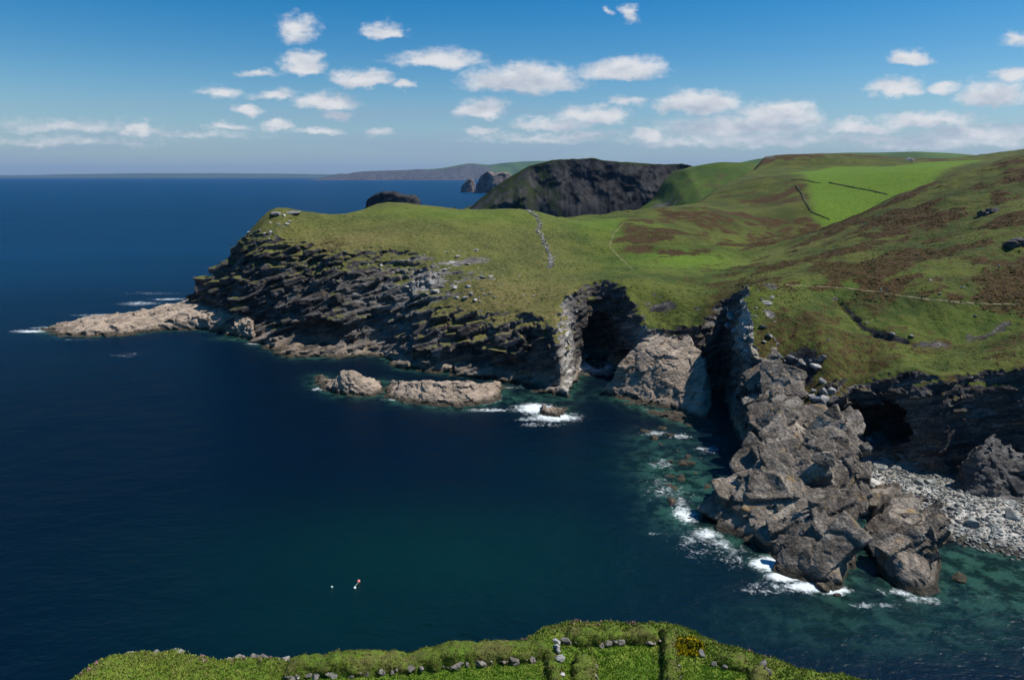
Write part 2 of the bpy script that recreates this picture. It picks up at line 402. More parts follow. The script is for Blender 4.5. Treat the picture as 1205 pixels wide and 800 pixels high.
# ------------------------------------------------------------------ near land
def W(lst): return [Pz(*p[:2], p[2] if len(p) > 2 else 0)[:2] for p in lst]
MAIN_POLY = []
for px, py, R, z in [(207,372,26,0),(262,391,26,0),(300,402,42,0),(345,421,42,0),(400,421,46,0),(432,417,40,0),(462,424,26,0),(475,434,18,0),
        (540,440,16,0),(600,447,14,0),(640,461,14,0),(668,468,12,0),(676,452,9,0),(682,438,7,0),(700,428,8,0),(716,434,7,0),(736,446,6,0),(752,452,6,0),(775,455,5,0),(800,457,5,0),(824,460,4,0),(838,456,4,0),(848,454,5,0),(856,478,4,0),
        (874,520,4,0),(890,552,5,0),(920,562,6,0),(970,555,6,1),(1000,534,5,3),(1050,542,6,3),(1100,556,6,3),(1150,555,6,3),(1205,566,7,3),(1290,575,9,3)]:
    x, y, _ = Pz(px, py, z); MAIN_POLY.append((x, y, R))
MAIN_POLY += [(330,150,20),(700,200,20),(900,1100,30),(330,1000,30),(190,800,60),(120,640,60),(60,560,45),(-20,520,40),(-120,505,35),(-185,470,26),(-205,430,22)]
C = []
for a in [(320,247,402),(440,241,455),(540,246,455),(620,247,440),(650,256,430),(380,270,385),(300,285,367),(400,300,345),(480,310,335),(560,340,300),
          (500,360,300),(560,375,285),(620,383,268),(660,388,258),(600,300,355),(650,330,310),(700,262,440),(760,260,450),(830,247,500),(890,210,640),
          (700,300,370),(800,275,400),(880,272,470),(950,240,520),(800,305,345),(730,325,305),(690,340,283),(770,340,280),(850,315,330),(820,345,276),
          (880,335,258),(860,350,245),(780,375,268),(960,332,242),(1036,342,230),(1110,352,217),(1205,357,208),(1000,290,300),(1100,280,290),(1205,260,275),
          (1205,180,380),(1130,205,390),(1050,232,400),(950,275,390),(880,303,350),(1000,370,220),(1050,390,207),(950,400,207),(1150,385,205),(960,425,197),
          (1050,421,194),(1150,404,198),(1000,447,181),(1050,437,182),(1100,433,182),(1150,424,183),(1205,398,186),(430,345,318),(360,330,335),(330,310,350),(250,330,368),(1280,350,205),(1280,200,330),(1000,445,190),
          (1000,212,760),(950,203,800),(1060,210,720),(1000,183,1050),(905,190,980),(1130,188,1000),(1180,200,900),(900,240,560),
          (288,277,392),(256,310,388),(230,336,384),(212,353,382),(350,292,362),(330,300,358),(790,392,252),(765,396,252),(825,388,254),(745,372,266),(800,360,268),(1130,232,470),(1050,258,470),(950,292,450),(1205,212,470),(880,300,430)]:
    C.append(Py(*a))
C += [(320,560,84),(240,560,66),(180,600,62),(400,700,90),(30,470,50),(-60,500,55),(-150,460,58),(120,560,56),(150,680,55),(500,300,110),(300,150,45)]
C += [(-190,420,14),(-170,440,24),(-140,460,36)]
for a in [(895,425,203),(890,462,188),(920,500,168),(985,490,171),(940,440,198),(960,520,161)]:
    x, y, z = Py(*a); C.append((x, y, z-2.0))
MAIN = Landform(MAIN_POLY, C, G_CLIFF, rough=2.6)
BEACH_POLY = [(*Pz(px, py, z)[:2], R) for px, py, z, R in [(1112,632,0,16),(1150,642,0,16),(1205,657,0,16),(1290,690,0,16),(1330,600,3,30),(1205,545,3,30),(1100,540,3,30),(985,505,3,20),(985,540,3,12),(1010,570,3,12),(1050,600,2,12)]]
COVE_POLY = [(*Pz(px, py, z)[:2], 12) for px, py, z in [(672,440,0),(700,443,0),(740,440,0),(765,425,2),(730,395,6),(680,395,6)]]
def soft(x, a, b): 
    t = np.clip((x-a)/(b-a), 0, 1); return t*t*(3-2*t)
def blob(X, Y, c, rx, ry=None, p=2):
    ry = ry or rx; return np.exp(-(((X-c[0])/rx)**2+((Y-c[1])/ry)**2))
SPOT = lambda px, py, Y: Py(px, py, Y)
FIELD = [(*Py(*a)[:2], 1) for a in [(930,216,800),(960,203,860),(985,196,900),(1060,197,880),(1140,200,860),(1150,210,620),(1060,233,480),(985,253,455),(958,243,500),(946,226,640)]]
def heath_patch(x, y):
    v = fbm(x*.75+y*.25, y*1.25-x*.3, x*0, .06, 4, 95, .65)
    return soft(v, -.10, .16)*.95+.02
def main_field(X, Y):
    H, d, T = MAIN.H(X, Y)
    t = d/np.maximum(poly_sd(MAIN_POLY, X, Y)[1], 1)
    # tussocks and sheep-track terraces on the turf
    top = soft(t, .9, 1.2)
    H = H+top*(fbm(X, Y, X*0, .09, 3, 21)*.9+fbm(X, Y, X*0, .5, 3, 22)*.38)
    st = soft(X, 60, 110)*top
    hp_ = heath_patch(X, Y)
    H = H+st*(fbm(X, Y, X*0, .10, 3, 27)*1.5+hp_*(.25+fbm(X, Y, X*0, .9, 2, 28)*.45))
    H = H+blob(X, Y, Py(785, 370, 264), 26, 16)*fbm(X, Y, X*0, .13, 3, 29)*3.2
    gl = [Py(*a)[:2]+(0,) for a in [(986,338,231),(1000,365,222),(1012,380,214),(1035,398,206),(1064,406,202)]]
    dg = np.full(X.shape, 99., F4)
    for (ax, ay, _), (bx, by, _) in zip(gl[:-1], gl[1:]):
        tt = np.clip(((X-ax)*(bx-ax)+(Y-ay)*(by-ay))/((bx-ax)**2+(by-ay)**2), 0, 1); dg = np.minimum(dg, np.hypot(X-ax-tt*(bx-ax), Y-ay-tt*(by-ay)))
    H = H-1.9*np.exp(-((dg+fbm(X, Y, X*0, .4, 2, 30)*.8)/1.3)**2)
    # boulder beaches
    stony = np.zeros_like(H)
    for poly, top_z in ((BEACH_POLY, 3.2), (COVE_POLY, 3.4)):
        db, Rb = poly_sd(poly, X, Y); db = db+fbm(X, Y, X*0, .16, 2, 31)*1.5
        hb = np.where(db > 0, top_z*np.clip(db/Rb, 0, 1)**.8+.2, db*.22)
        hb = hb+np.where(db > -3, fbm(X, Y, X*0, .8, 3, 33)*.35, 0)
        m = hb > H; H = np.where(m, hb, H); stony = np.maximum(stony, m*(db > -6))
    return H.astype(F4), t, stony
A0, A1, DA = -42.0, 43.0, .15
R0, R1, DR = 105.0, 540.0, .0030
Z0, Z1, DZ = -4.0, 101.0, .75
def build_main():
    aa = np.radians(np.arange(A0, A1, DA)).astype(F4); rr = (R0*np.exp(np.arange(0, math.log(R1/R0), DR))).astype(F4); zs = np.arange(Z0, Z1, DZ, dtype=F4)
    Ag, Rg = np.meshgrid(aa, rr, indexing='ij'); X = Rg*np.sin(Ag); Y = Rg*np.cos(Ag)
    H, t, stony = main_field(X, Y)
    ga, gr = np.gradient(H); ga = ga/(Rg*math.radians(DA)); gr = gr/(Rg*DR); c = 1/np.sqrt(1+ga*ga+gr*gr)
    F = (zs[None, None]-H[..., None])*c[..., None]
    head = soft(X, 40, 10)*soft(Y, 230, 250)
    ramp = soft(t, -.4, 0)*soft(t, 1.35, .95)*(.55+.35*head)
    slope_patch = np.zeros_like(H)
    for px, py, Yd, rx, ry, k in [(500,335,318,20,18,.9),(430,345,322,18,20,1.),(560,325,315,14,10,.6),(360,345,330,18,16,1.),(545,310,335,14,9,.7),(330,305,352,12,10,.5)]:
        slope_patch = np.maximum(slope_patch, k*blob(X, Y, Py(px, py, Yd), rx, ry))
    ramp = np.maximum(ramp, slope_patch*.55)
    ramp = np.where(stony > .5, .05, ramp)
    F = field_noise(F, X, Y, zs, 1, (-.30, .12, 1.0), (8.5, 8.5, 1.9), 1, ramp.astype(F4))
    # slabs standing proud along the bedding
    r = np.random.RandomState(17); ok = np.argwhere((t > .06) & (t < .95) & (H > 2) & (stony < .5) & (Y > 225) & (X < 5))
    for b in range(420):
        i, j = ok[r.randint(len(ok))]; s = r.uniform(.5, 1.0); hf = np.array([r.uniform(4, 10), r.uniform(2.5, 5.5), r.uniform(.7, 1.8)])*s
        Rm = np.linalg.norm(hf)+1; ri = int(Rm/(Rg[i, j]*math.radians(DA)))+1; rj = int(Rm/(Rg[i, j]*DR))+1
        add_block(F, X, Y, zs, slice(max(0, i-ri), min(X.shape[0], i+ri)), slice(max(0, j-rj), min(X.shape[1], j+rj)), (X[i, j], Y[i, j], H[i, j]-hf[2]*.5), frame((-.28, -.06, 1.0), .09, r), hf, r)
    # caves: hollows cut back under the cliffs
    def cave(F, c, r, yaw=0.0):
        c = np.array(c); rmax = max(r)+4
        i0 = np.nonzero(np.abs(X-c[0]).min(1) < rmax+6)[0]; j0 = np.nonzero(np.abs(Y-c[1]).min(0) < rmax+6)[0]
        i = slice(i0.min(), i0.max()+1); j = slice(j0.min(), j0.max()+1)
        x = X[i, j][..., None]-c[0]; y = Y[i, j][..., None]-c[1]; z = zs[None, None]-c[2]
        xr = x*math.cos(yaw)+y*math.sin(yaw); yr = -x*math.sin(yaw)+y*math.cos(yaw)
        q = np.sqrt((xr/r[0])**2+(yr/r[1])**2+(z/r[2])**2)
        n = vnoise(x*.16+z*0, y*.16+z*0, z*.16+x*0, 41)*.16+vnoise(x*.4+z*0, y*.4+z*0, z*.4+x*0, 42)*.07
        S = (q-1+n)*min(r)
        F[i, j] = np.maximum(F[i, j], -S)
    for c_, r_, yaw in CAVES: cave(F, c_, r_, yaw)
    P, Q = iso(F); del F
    a = P[:, 0]*math.radians(DA)+math.radians(A0); r = R0*np.exp(P[:, 1]*DR)
    V = np.c_[r*np.sin(a), r*np.cos(a), Z0+P[:, 2]*DZ].astype(F4)
    keep = (P[:, 0] > .6) & (P[:, 2] > .6)
    qk = keep[Q].all(1); Q = Q[qk]
    used = np.zeros(len(V), bool); used[Q.ravel()] = True; idx = np.cumsum(used)-1; V = V[used]; Q = idx[Q]; Pi = P[used]
    N = normals(V, Q)
    def samp(G):
        i = np.clip(Pi[:, 0], 0, G.shape[0]-1.001); j = np.clip(Pi[:, 1], 0, G.shape[1]-1.001)
        i0 = i.astype(int); j0 = j.astype(int); fi = i-i0; fj = j-j0
        return (G[i0, j0]*(1-fi)+G[i0+1, j0]*fi)*(1-fj)+(G[i0, j0+1]*(1-fi)+G[i0+1, j0+1]*fi)*fj
    x, y, z = V.T
    tv = samp(t); rock = np.maximum(soft(N[:, 2], .80, .55), soft(tv, .92, .5)*soft(N[:, 2], .993, .84))
    rock = np.maximum(rock, soft(z, 9, 4))
    sp = samp(slope_patch); lay = fbm(x*.35, y*1.0, z*1.6, .22, 3, 91)
    rock = np.maximum(rock, np.clip(sp*1.15-.30+lay*.95+soft(N[:, 2], .97, .85)*.35, 0, 1)*(sp > .12))
    bare = sum(k*blob(x, y, Py(px, py, Yd), rx, ry) for px, py, Yd, rx, ry, k in [(668,425,249,3.2,9,1.2),(862,378,236,3.2,7,1.),(876,408,218,2.6,7,1.),(902,392,224,2.2,5,.9),(905,356,238,3,3,.9),(888,366,236,2,3,.6),(950,430,198,5,4,.7),(940,455,193,4,5,.8),(1090,410,199,14,3,.6),(1165,402,201,10,4,.6)])
    rock = np.maximum(rock, np.clip(bare*1.2-.25+fbm(x, y, z, .35, 3, 92)*.7, 0, 1)*(bare > .1))
    far_up = soft(x, 120, 150)*soft(z, 45, 55)
    rock = rock*(1-far_up*.9)
    heath_shade = soft(x, 52, 82)*(.62+.38*soft(z, 38, 46))+blob(x, y, Py(760, 285, 385), 26, 22)*.9+blob(x, y, Py(880, 235, 560), 60, 70)*.9+blob(x, y, Py(640, 300, 350), 14, 30)*.55+blob(x, y, Py(380, 290, 360), 25, 12)*.7
    heath_shade = np.clip(heath_shade, 0, 1)*(.40+.52*heath_patch(x, y))
    lush = blob(x, y, Py(810, 305, 345), 30, 26)+blob(x, y, Py(730, 262, 440), 30, 40)*.7+blob(x, y, Py(540, 258, 420), 60, 22)*.55+blob(x, y, Py(1150, 375, 206), 30, 8)*.2+blob(x, y, Py(960, 340, 238), 50, 5)*.4
    lush = np.maximum(lush, soft(poly_sd(FIELD, x, y)[0], -6, 6)); heath_shade = heath_shade*(1-soft(poly_sd(FIELD, x, y)[0], -4, 4)*.9)
    dry = blob(x, y, Py(580, 360, 290), 30, 18)*.8+blob(x, y, Py(630, 385, 265), 30, 8)*1.0+blob(x, y, Py(400, 285, 360), 30, 16)*.7+blob(x, y, Py(870, 310, 340), 40, 14)*.6
    pale = blob(x, y, Py(668, 400, 256), 3.5, 30)*1.0+blob(x, y, Py(520, 328, 322), 32, 24)*.5+blob(x, y, Py(745, 390, 262), 12, 6)*.5+np.clip(blob(x, y, Py(872, 385, 228), 7, 14)*1.2*soft(z, 18, 26), 0, 1)+samp(stony.astype(F4))
    dry = dry+.42*soft(x, 50, 15)
    mask = np.c_[np.clip(rock, 0, 1), np.clip(heath_shade, 0, 1), np.clip(lush, 0, 1), np.clip(dry, 0, 1)]
    o = mesh_obj('headland', V, Q, M_LAND, attrs={'mask': mask, 'pale': np.clip(pale, 0, 1)}, smooth=rock[Q].mean(1) < .5)
    struct(o)
    return V, Q
CAVES = [(Pz(703, 405, 9), (7.5, 15, 14), 0.1), (Pz(735, 428, 5), (9, 9, 6.5), 0.0),
         (Py(1066, 494, 185), (20, 9, 9), 0.0), (Py(1165, 498, 181), (14, 10, 12), 0.0), (Py(995, 492, 186), (7, 6, 6), 0.0), (Py(1112, 480, 184), (10, 7, 7), 0.0),
         (Pz(800, 372, 24), (3.4, 4, 6), 0.0), (Pz(365, 392, 8), (22, 11, 8), 0.1), (Pz(565, 426, 8), (16, 6, 7), 0.0), (Pz(632, 436, 7), (8, 6, 7), 0.0), (Pz(445, 420, 4), (6, 12, 6), 0.0),
         (Pz(262, 373, 11), (16, 8, 8), .3), (Pz(420, 393, 11), (14, 7, 5), .2), (Pz(505, 418, 8), (9, 5, 5), 0.0), (Pz(330, 352, 26), (12, 5, 4), .2), (Pz(400, 362, 21), (13, 5, 4), .15)]
LV, LQ = build_main()
BVH = BVHTree.FromPolygons(LV.tolist(), LQ.tolist())
def ground(x, y, top=150.0):
    h = BVH.ray_cast(Vector((x, y, top)), Vector((0, 0, -1)))
    return (h[0], h[1]) if h[0] is not None else (Vector((x, y, 0)), Vector((0, 0, 1)))
def seen(px, py):                                   # where the line of sight through that spot meets the land
    a, b, c = ray(px, py); d = Vector((a, b, c)).normalized()
    h = BVH.ray_cast(Vector((0, 0, EYE)), d)
    return (h[0], h[1]) if h[0] is not None else (None, None)

# ------------------------------------------------------------------ crags and sea rocks
def rock_thing(name, poly, ctrl, mat, label, cat, h=.5, amp=.7, dip=(-.55, -.25, .8), size=(4, 4, 2), seed=0, g=G_STEEP, rough=1.2, zmin=-3, ztop=None, group=None, smooth=False, R=None, extra=None, form=None, blocks=None):
    L = Landform(poly, ctrl, g, rough)
    xs = [p[0] for p in poly]; ys = [p[1] for p in poly]
    zt = ztop or max(c[2] for c in ctrl)+5
    P, Q = volume(form or L.H, min(xs)-6, max(xs)+6, min(ys)-6, max(ys)+6, zmin, zt, h, amp, dip, size, seed, extra, blocks=blocks)
    P = P.astype(F4); cx, cy = float(np.mean(xs)), float(np.mean(ys))
    o = mesh_obj(name, P, Q, mat, origin=(cx, cy, 0), smooth=smooth)
    tag(o, label, cat, group); return o
def PZ(lst, R): return [(*Pz(p[0], p[1], p[2] if len(p) > 2 else 0)[:2], p[3] if len(p) > 3 else R) for p in lst]
crag_poly = PZ([(876,532,0,4),(888,566,0,3),(864,588,3,3),(848,600,3,3),(880,606,5,2),(930,596,6,2),(985,590,7,2),(1002,580,5,3),(1002,560,3,4),(1000,540,3,5),(966,500,15,3),(952,465,19,3),(938,440,24,3),(920,400,31,3),(915,350,39,3),(872,352,36,3),(855,372,24,3),(864,430,10,3),(874,490,2,4)], 4)
crag_ctrl = [Py(*a) for a in [(872,358,240),(862,378,234),(885,395,222),(895,425,203),(890,462,188),(920,500,168),(940,540,151),(930,562,146),(900,562,149),(985,560,145),(955,520,161),(962,490,172),(905,520,163),(890,545,155),(860,596,149),(940,440,198),(915,370,230)]]
low_poly = PZ([(846,592,0,5),(832,613,0,7),(868,641,0,6),(905,663,0,6),(935,680,0,7),(985,702,0,8),(1004,680,0,4),(1014,650,0,4),(1006,615,2,4),(1004,575,3,4),(990,560,3,3),(900,560,2,3),(866,575,0,3)], 4)
low_ctrl = [Py(*a) for a in [(850,604,148),(870,592,148),(900,588,146),(880,615,143),(930,590,143),(930,612,135),(985,600,134),(960,640,126.5),(930,650,128),(985,668,121),(905,640,134),(1000,600,135)]]
L_UP = Landform(crag_poly, crag_ctrl, G_STEEP, .8); L_LOW = Landform(low_poly, low_ctrl, ([0, .2, .6, 1], [0, .34, .8, 1]), .8)
def crag_form(X, Y):
    a, d1, T1 = L_UP.H(X, Y); b, d2, T2 = L_LOW.H(X, Y); return np.maximum(a, b), np.maximum(d1, d2), T1
CRAG = rock_thing('rock_crag', crag_poly+low_poly, crag_ctrl, M_CRAG, 'huge blocky brown crag running from the grass down into the surf', 'sea crag', h=.34, amp=.27, dip=(-.40, -.50, .8), size=(10.5, 7, 3.4), seed=3, form=crag_form, blocks=dict(n=95, sink=.7, scale=1.0, inset=2.4, bury=.9))
r2_poly = PZ([(1026,668),(1050,692),(1085,702),(1110,698),(1112,662),(1098,632),(1064,594,3),(1050,566,4),(1032,572,4),(1024,610,3)], 4)
r2_ctrl = [(*Pz(px, py, z)[:2], z) for px, py, z in [(1035,585,6.5),(1070,622,6.5),(1092,660,4.5),(1032,612,6.5),(1060,655,5.5),(1095,688,2.5),(1046,568,4),(1016,568,4),(1010,600,4.5)]]
rock_thing('sea_rock', r2_poly, r2_ctrl, M_CRAG, 'low brown rock ridge beside the beach, split from the huge crag by a black cleft', 'rock', h=.34, amp=.28, dip=(-.5, -.35, .75), size=(10.5, 7, 3.4), seed=8, rough=.8, blocks=dict(n=24, sink=.5, scale=.7, inset=2.0, bury=1.1), smooth=False)
b_poly = PZ([(710,463,0,5),(745,478,0,14),(785,492,0,14),(818,503,0,9),(832,497,0,4)], 4)+[(*Py(*a)[:2], 3) for a in [(838,470,232),(834,440,242),(818,410,251),(795,396,256),(768,398,257),(742,420,254),(722,442,249)]]
b_ctrl = [Py(*a) for a in [(722,449,242),(745,432,245),(757,412,248),(772,400,251),(800,398,250),(780,440,238),(820,430,238),(825,470,224),(745,462,239),(800,475,228)]]
rock_thing('rock_buttress', b_poly, b_ctrl, M_TAN, 'smooth sunlit tan rock slab sloping into the sea in front of the dark gully', 'rock slab', h=.42, amp=.42, dip=(-.25, -.75, .6), size=(6, 5, 2.2), seed=12, g=([0, .3, .7, 1], [0, .4, .8, 1]), rough=1.0)
ia = PZ([(374,455,0,5),(398,464,0,4),(436,467,0,4),(450,462,0,4)], 4); ia += [(p[0]*1.06, p[1]*1.06, 7) for p in (ia[3], ia[2], ia[1], ia[0])]
ic = [(*Pz(px,py,z)[:2], z) for px,py,z in [(412,432,6.2),(430,437,5.6),(392,447,3.6),(450,455,2),(378,456,1.5),(448,463,1.2),(400,440,6)]]
rock_thing('sea_rock', ia, ic, M_TAN, 'smaller humped tan rock island, left of the pair off the headland', 'rock island', h=.4, amp=.3, dip=(.35, -.3, .9), size=(4, 4, 1.5), seed=15, g=([0, .12, .4, .7, 1], [0, .3, .66, .88, 1]), rough=1.2)
ib = PZ([(456,468,0,5),(472,473,0,8),(520,480,0,9),(562,479,0,8),(590,471,0,7)], 7); ib += [(p[0]*1.08, p[1]*1.08, 8) for p in ib[::-1]]
ic = [(*Pz(px,py,z)[:2], z) for px,py,z in [(465,456,3),(485,450,5),(520,444,6.6),(550,451,5.6),(578,463,2.4),(520,458,4.6),(459,467,1.5),(589,470,1),(500,447,6.4),(536,447,6.4)]]
rock_thing('sea_rock', ib, ic, M_TAN, 'long low tan rock island, larger of the pair off the headland', 'rock island', h=.4, amp=.33, dip=(.3, -.35, .9), size=(5, 5, 1.6), seed=19, g=([0, .12, .4, .7, 1], [0, .3, .66, .88, 1]), rough=1.2)
sp = PZ([(50,390,0,5),(75,396,0,6),(110,396,0,6),(150,394,0,6),(190,389,0,6),(230,388,0,6),(268,391,0,6),(302,403,0,6),(312,385,0,8),(232,365,0,8),(190,370,0,7),(160,375,0,6),(120,377,0,6),(85,381,0,6),(60,385,0,5)], 6)
sc_ = [(*Pz(px, py, z)[:2], z) for px, py, z in [(60,387,.8),(90,381,3),(130,375,5),(180,372,5),(225,364,7.5),(290,378,9)]]
rock_thing('rock_spit', sp, sc_, M_TAN, 'long low tan rock spit pointing out to sea from the left end of the headland', 'rock spit', h=.7, amp=.6, dip=(.3, -.2, 1), size=(6, 6, 2), seed=23, rough=1.8)
sr = PZ([(636,487),(645,490),(656,491),(664,487)], 3); sr += [(p[0]*1.03, p[1]*1.03, 3) for p in sr[::-1]]
rock_thing('sea_rock', sr, [Py(648, 478, 226), Py(658, 484, 223)], M_TAN, 'small brown wave-washed rock ringed with white foam off the headland corner', 'rock', h=.35, amp=.3, size=(2, 2, 1), seed=29, rough=.5)
bb = PZ([(1110,586,2,5),(1140,592,2,5),(1180,604,2,5),(1215,615,2,6),(1240,590,2,6),(1215,570,2,6),(1150,560,2,5),(1120,568,2,5)], 5)
bc = [Py(*a) for a in [(1150,535,160),(1140,545,160),(1180,556,158),(1215,570,156),(1120,560,162)]]
rock_thing('boulder', bb, bc, M_DARK, 'large dark boulder as big as a house on the beach under the cliff', 'boulder', h=.4, amp=.5, size=(3.5, 3.5, 2.5), seed=33, rough=.8)
# ------------------------------------------------------------------ sea
SHORES = [p for p in (MAIN_POLY, crag_poly, r2_poly, b_poly, low_poly, ia, ib, sp, sr)]
def sea_mat():
    m = bpy.data.materials.new('sea_water'); m.use_nodes = True; T = NT(m.node_tree); T.n.clear()
    out = T.new('ShaderNodeOutputMaterial'); df = T.new('ShaderNodeBsdfDiffuse'); gl = T.new('ShaderNodeBsdfGlossy'); b = T.new('ShaderNodeMixShader')
    pos = T.new('ShaderNodeNewGeometry').outputs['Position']; s = T.sep(pos)
    a = T.attr('water'); q = T.new('ShaderNodeSeparateColor'); T.put(q.inputs[0], a.outputs['Color'])
    clear, foam, teal = q.outputs[0], q.outputs[1], q.outputs[2]; far = a.outputs['Alpha']
    big = T.noise(T.comb(T.math('MULTIPLY', s[0], .35), s[1], 0.), .006, 4, .6)
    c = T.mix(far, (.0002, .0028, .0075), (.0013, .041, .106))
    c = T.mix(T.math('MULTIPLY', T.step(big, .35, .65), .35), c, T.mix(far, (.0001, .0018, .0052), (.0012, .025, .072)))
    c = T.mix(teal, c, (.0005, .0135, .0098))
    mott = T.noise(pos, .22, 4, .7)
    sh = T.mix(T.step(mott, .42, .6), (.008, .032, .028), (.055, .165, .125))
    c = T.mix(T.math('MULTIPLY', clear, .9), c, sh)
    fn = T.noise(pos, .42, 6, .72, 1.2); fn2 = T.noise(pos, 1.6, 4, .7)
    ff = T.math('ADD', T.math('ADD', T.math('MULTIPLY', foam, 1.05), -.52), T.math('ADD', T.math('MULTIPLY', T.math('SUBTRACT', fn, .5), 1.7), T.math('MULTIPLY', T.math('SUBTRACT', fn2, .5), .6)))
    ff = T.math('MULTIPLY', T.step(ff, -.12, .52), T.step(foam, .04, .2))
    c = T.mix(ff, c, (.62, .68, .70))
    wv = T.comb(s[0], T.math('MULTIPLY', s[1], 1.35), 0.)
    w1 = T.noise(wv, .11, 3, .6, .4); w2 = T.noise(wv, .55, 4, .65, .3)
    h = T.math('ADD', T.math('MULTIPLY', w1, 1.0), T.math('MULTIPLY', w2, .42))
    nb = T.bump(h, 1.0, .6); T.put(df.inputs['Color'], c); T.put(df.inputs['Normal'], nb); T.put(gl.inputs['Normal'], nb); gl.inputs['Roughness'].default_value = .22
    fr = T.new('ShaderNodeFresnel'); fr.inputs['IOR'].default_value = 1.33; T.put(fr.inputs['Normal'], nb)
    T.put(b.inputs[0], T.math('MULTIPLY', T.math('MINIMUM', fr.outputs[0], .35), T.math('MULTIPLY', T.math('SUBTRACT', 1.0, ff), .24)))
    T.l.new(df.outputs[0], b.inputs[1]); T.l.new(gl.outputs[0], b.inputs[2])
    tr = T.new('ShaderNodeBsdfTransparent'); tr.inputs[0].default_value = (.20, .55, .48, 1)
    mx = T.new('ShaderNodeMixShader'); T.put(mx.inputs[0], T.math('MULTIPLY', T.math('MULTIPLY', clear, T.math('SUBTRACT', 1.0, ff)), .6))
    T.l.new(b.outputs[0], mx.inputs[1]); T.l.new(tr.outputs[0], mx.inputs[2]); T.l.new(mx.outputs[0], out.inputs[0])
    return m
def build_sea():
    aa = np.r_[np.arange(-44, 44, .17), np.arange(44, 316, 4.0)]; aa = np.radians(np.r_[aa, 316.0])
    rr = np.r_[0.0, 60*np.exp(np.arange(0, math.log(560/60), .0035)), np.exp(np.linspace(math.log(562), math.log(32500), 60))]
    Ag, Rg = np.meshgrid(aa, rr, indexing='ij'); X = (Rg*np.sin(Ag)).astype(F4); Y = (Rg*np.cos(Ag)).astype(F4)
    x, y = X.ravel(), Y.ravel(); near = np.nonzero((Rg.ravel() < 560) & (np.abs(x) < 420) & (y > 60))[0]
    d = np.full(len(x), -300., F4); xn, yn = x[near], y[near]; dn = np.full(len(xn), -300., F4)
    for p in SHORES: dn = np.maximum(dn, poly_sd(p, xn, yn)[0])
    d[near] = dn
    z = np.zeros_like(x); z[near] = (fbm(xn, yn, xn*0, .07, 2, 61)*.25)
    def P_(px, py): return Pz(px, py)[:2]
    clear = np.exp(-np.maximum(-d, 0)/2.6)*.75
    for px, py, rx, ry, k in [(800,560,10,18,1.0),(770,520,9,9,.35),(815,605,9,9,.9),(1150,668,15,9,1.0),(1195,690,20,13,.75),(1110,700,10,4,.4),(288,398,12,5,1.0),(600,468,26,6,.5),(640,480,10,6,.4),(1060,735,25,8,.25),(800,520,8,10,.3)]:
        clear = np.maximum(clear, k*blob(x, y, P_(px, py), rx, ry))
    teal = np.zeros_like(x)
    for px, py, rx, ry, k in [(520,660,55,28,1.),(640,640,24,24,.8),(420,720,40,20,.8),(1020,730,40,10,.7),(850,690,20,10,.25),(700,560,30,30,.35)]:
        teal = np.maximum(teal, k*blob(x, y, P_(px, py), rx, ry))
    foam = np.exp(-np.maximum(-d, 0)/1.3)*.52*(d > -30)*(.55+.6*fbm(x, y, x*0, .06, 2, 77))
    for px, py, rx, ry, k in [(630,480,7,6,1.15),(652,491,9,5,1.0),(625,494,7,1.6,.6),(36,390,10,4,.9),(55,386,10,4,.7),(130,371,22,5,.75),(165,357,16,9,.62),(200,352,14,5,.7),(300,404,5,3,.8),
                              (908,664,4.6,3.0,1.25),(925,678,4,2.0,1.25),(950,690,5,2.0,1.1),(980,693,3.4,2.0,1.1),(806,606,3.2,5,.95),(830,628,4,3,.9),(850,640,3,3,.7),(800,590,4,6,.55),(780,545,4,5,.6),(770,510,6,3,.6),(800,513,5,3,.6),(835,528,5,4,.6),(575,482,10,2,.75),(470,470,6,2,.7),(374,458,3,3,.7),(1060,697,4,2,.75),(1085,705,5,1.6,.7),(1020,712,8,1.2,.5),(150,418,9,5,.45),(600,456,8,3,.5),(770,628,2,1,.6),(870,655,8,5,.55),(915,690,10,3,.55),(820,640,6,8,.5),(785,575,8,10,.5),(640,500,12,3,.5),(180,345,30,8,.42),(90,400,20,3,.4)]:
        foam = np.maximum(foam, k*blob(x, y, P_(px, py), rx*1.15, ry*1.15))
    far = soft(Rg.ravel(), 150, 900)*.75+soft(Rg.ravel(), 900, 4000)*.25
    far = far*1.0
    n0, n1 = X.shape; I = np.arange(n0*n1).reshape(n0, n1)
    Q = np.stack([I[:-1, :-1], I[:-1, 1:], I[1:, 1:], I[1:, :-1]], -1).reshape(-1, 4)
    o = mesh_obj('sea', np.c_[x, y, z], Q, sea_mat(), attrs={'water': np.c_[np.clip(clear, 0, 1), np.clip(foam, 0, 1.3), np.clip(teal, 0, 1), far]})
    struct(o)
build_sea()
# dark sea bed under everything
def seabed():
    n = 120; g = np.linspace(-420, 420, n); X, Y = np.meshgrid(g, g+330, indexing='ij'); x = X.ravel(); y = Y.ravel()
    z = -4.5+fbm(x, y, x*0, .03, 3, 66)*1.2
    I = np.arange(n*n).reshape(n, n); Q = np.stack([I[:-1, :-1], I[1:, :-1], I[1:, 1:], I[:-1, 1:]], -1).reshape(-1, 4)
    struct(mesh_obj('seabed', np.c_[x, y, z], Q, rock_mat('seabed', dark=(.03, .04, .03), mid=(.08, .09, .06), light=(.2, .2, .15), tan_z=(-9, -8), wet_z=(-19, -18))))
seabed()
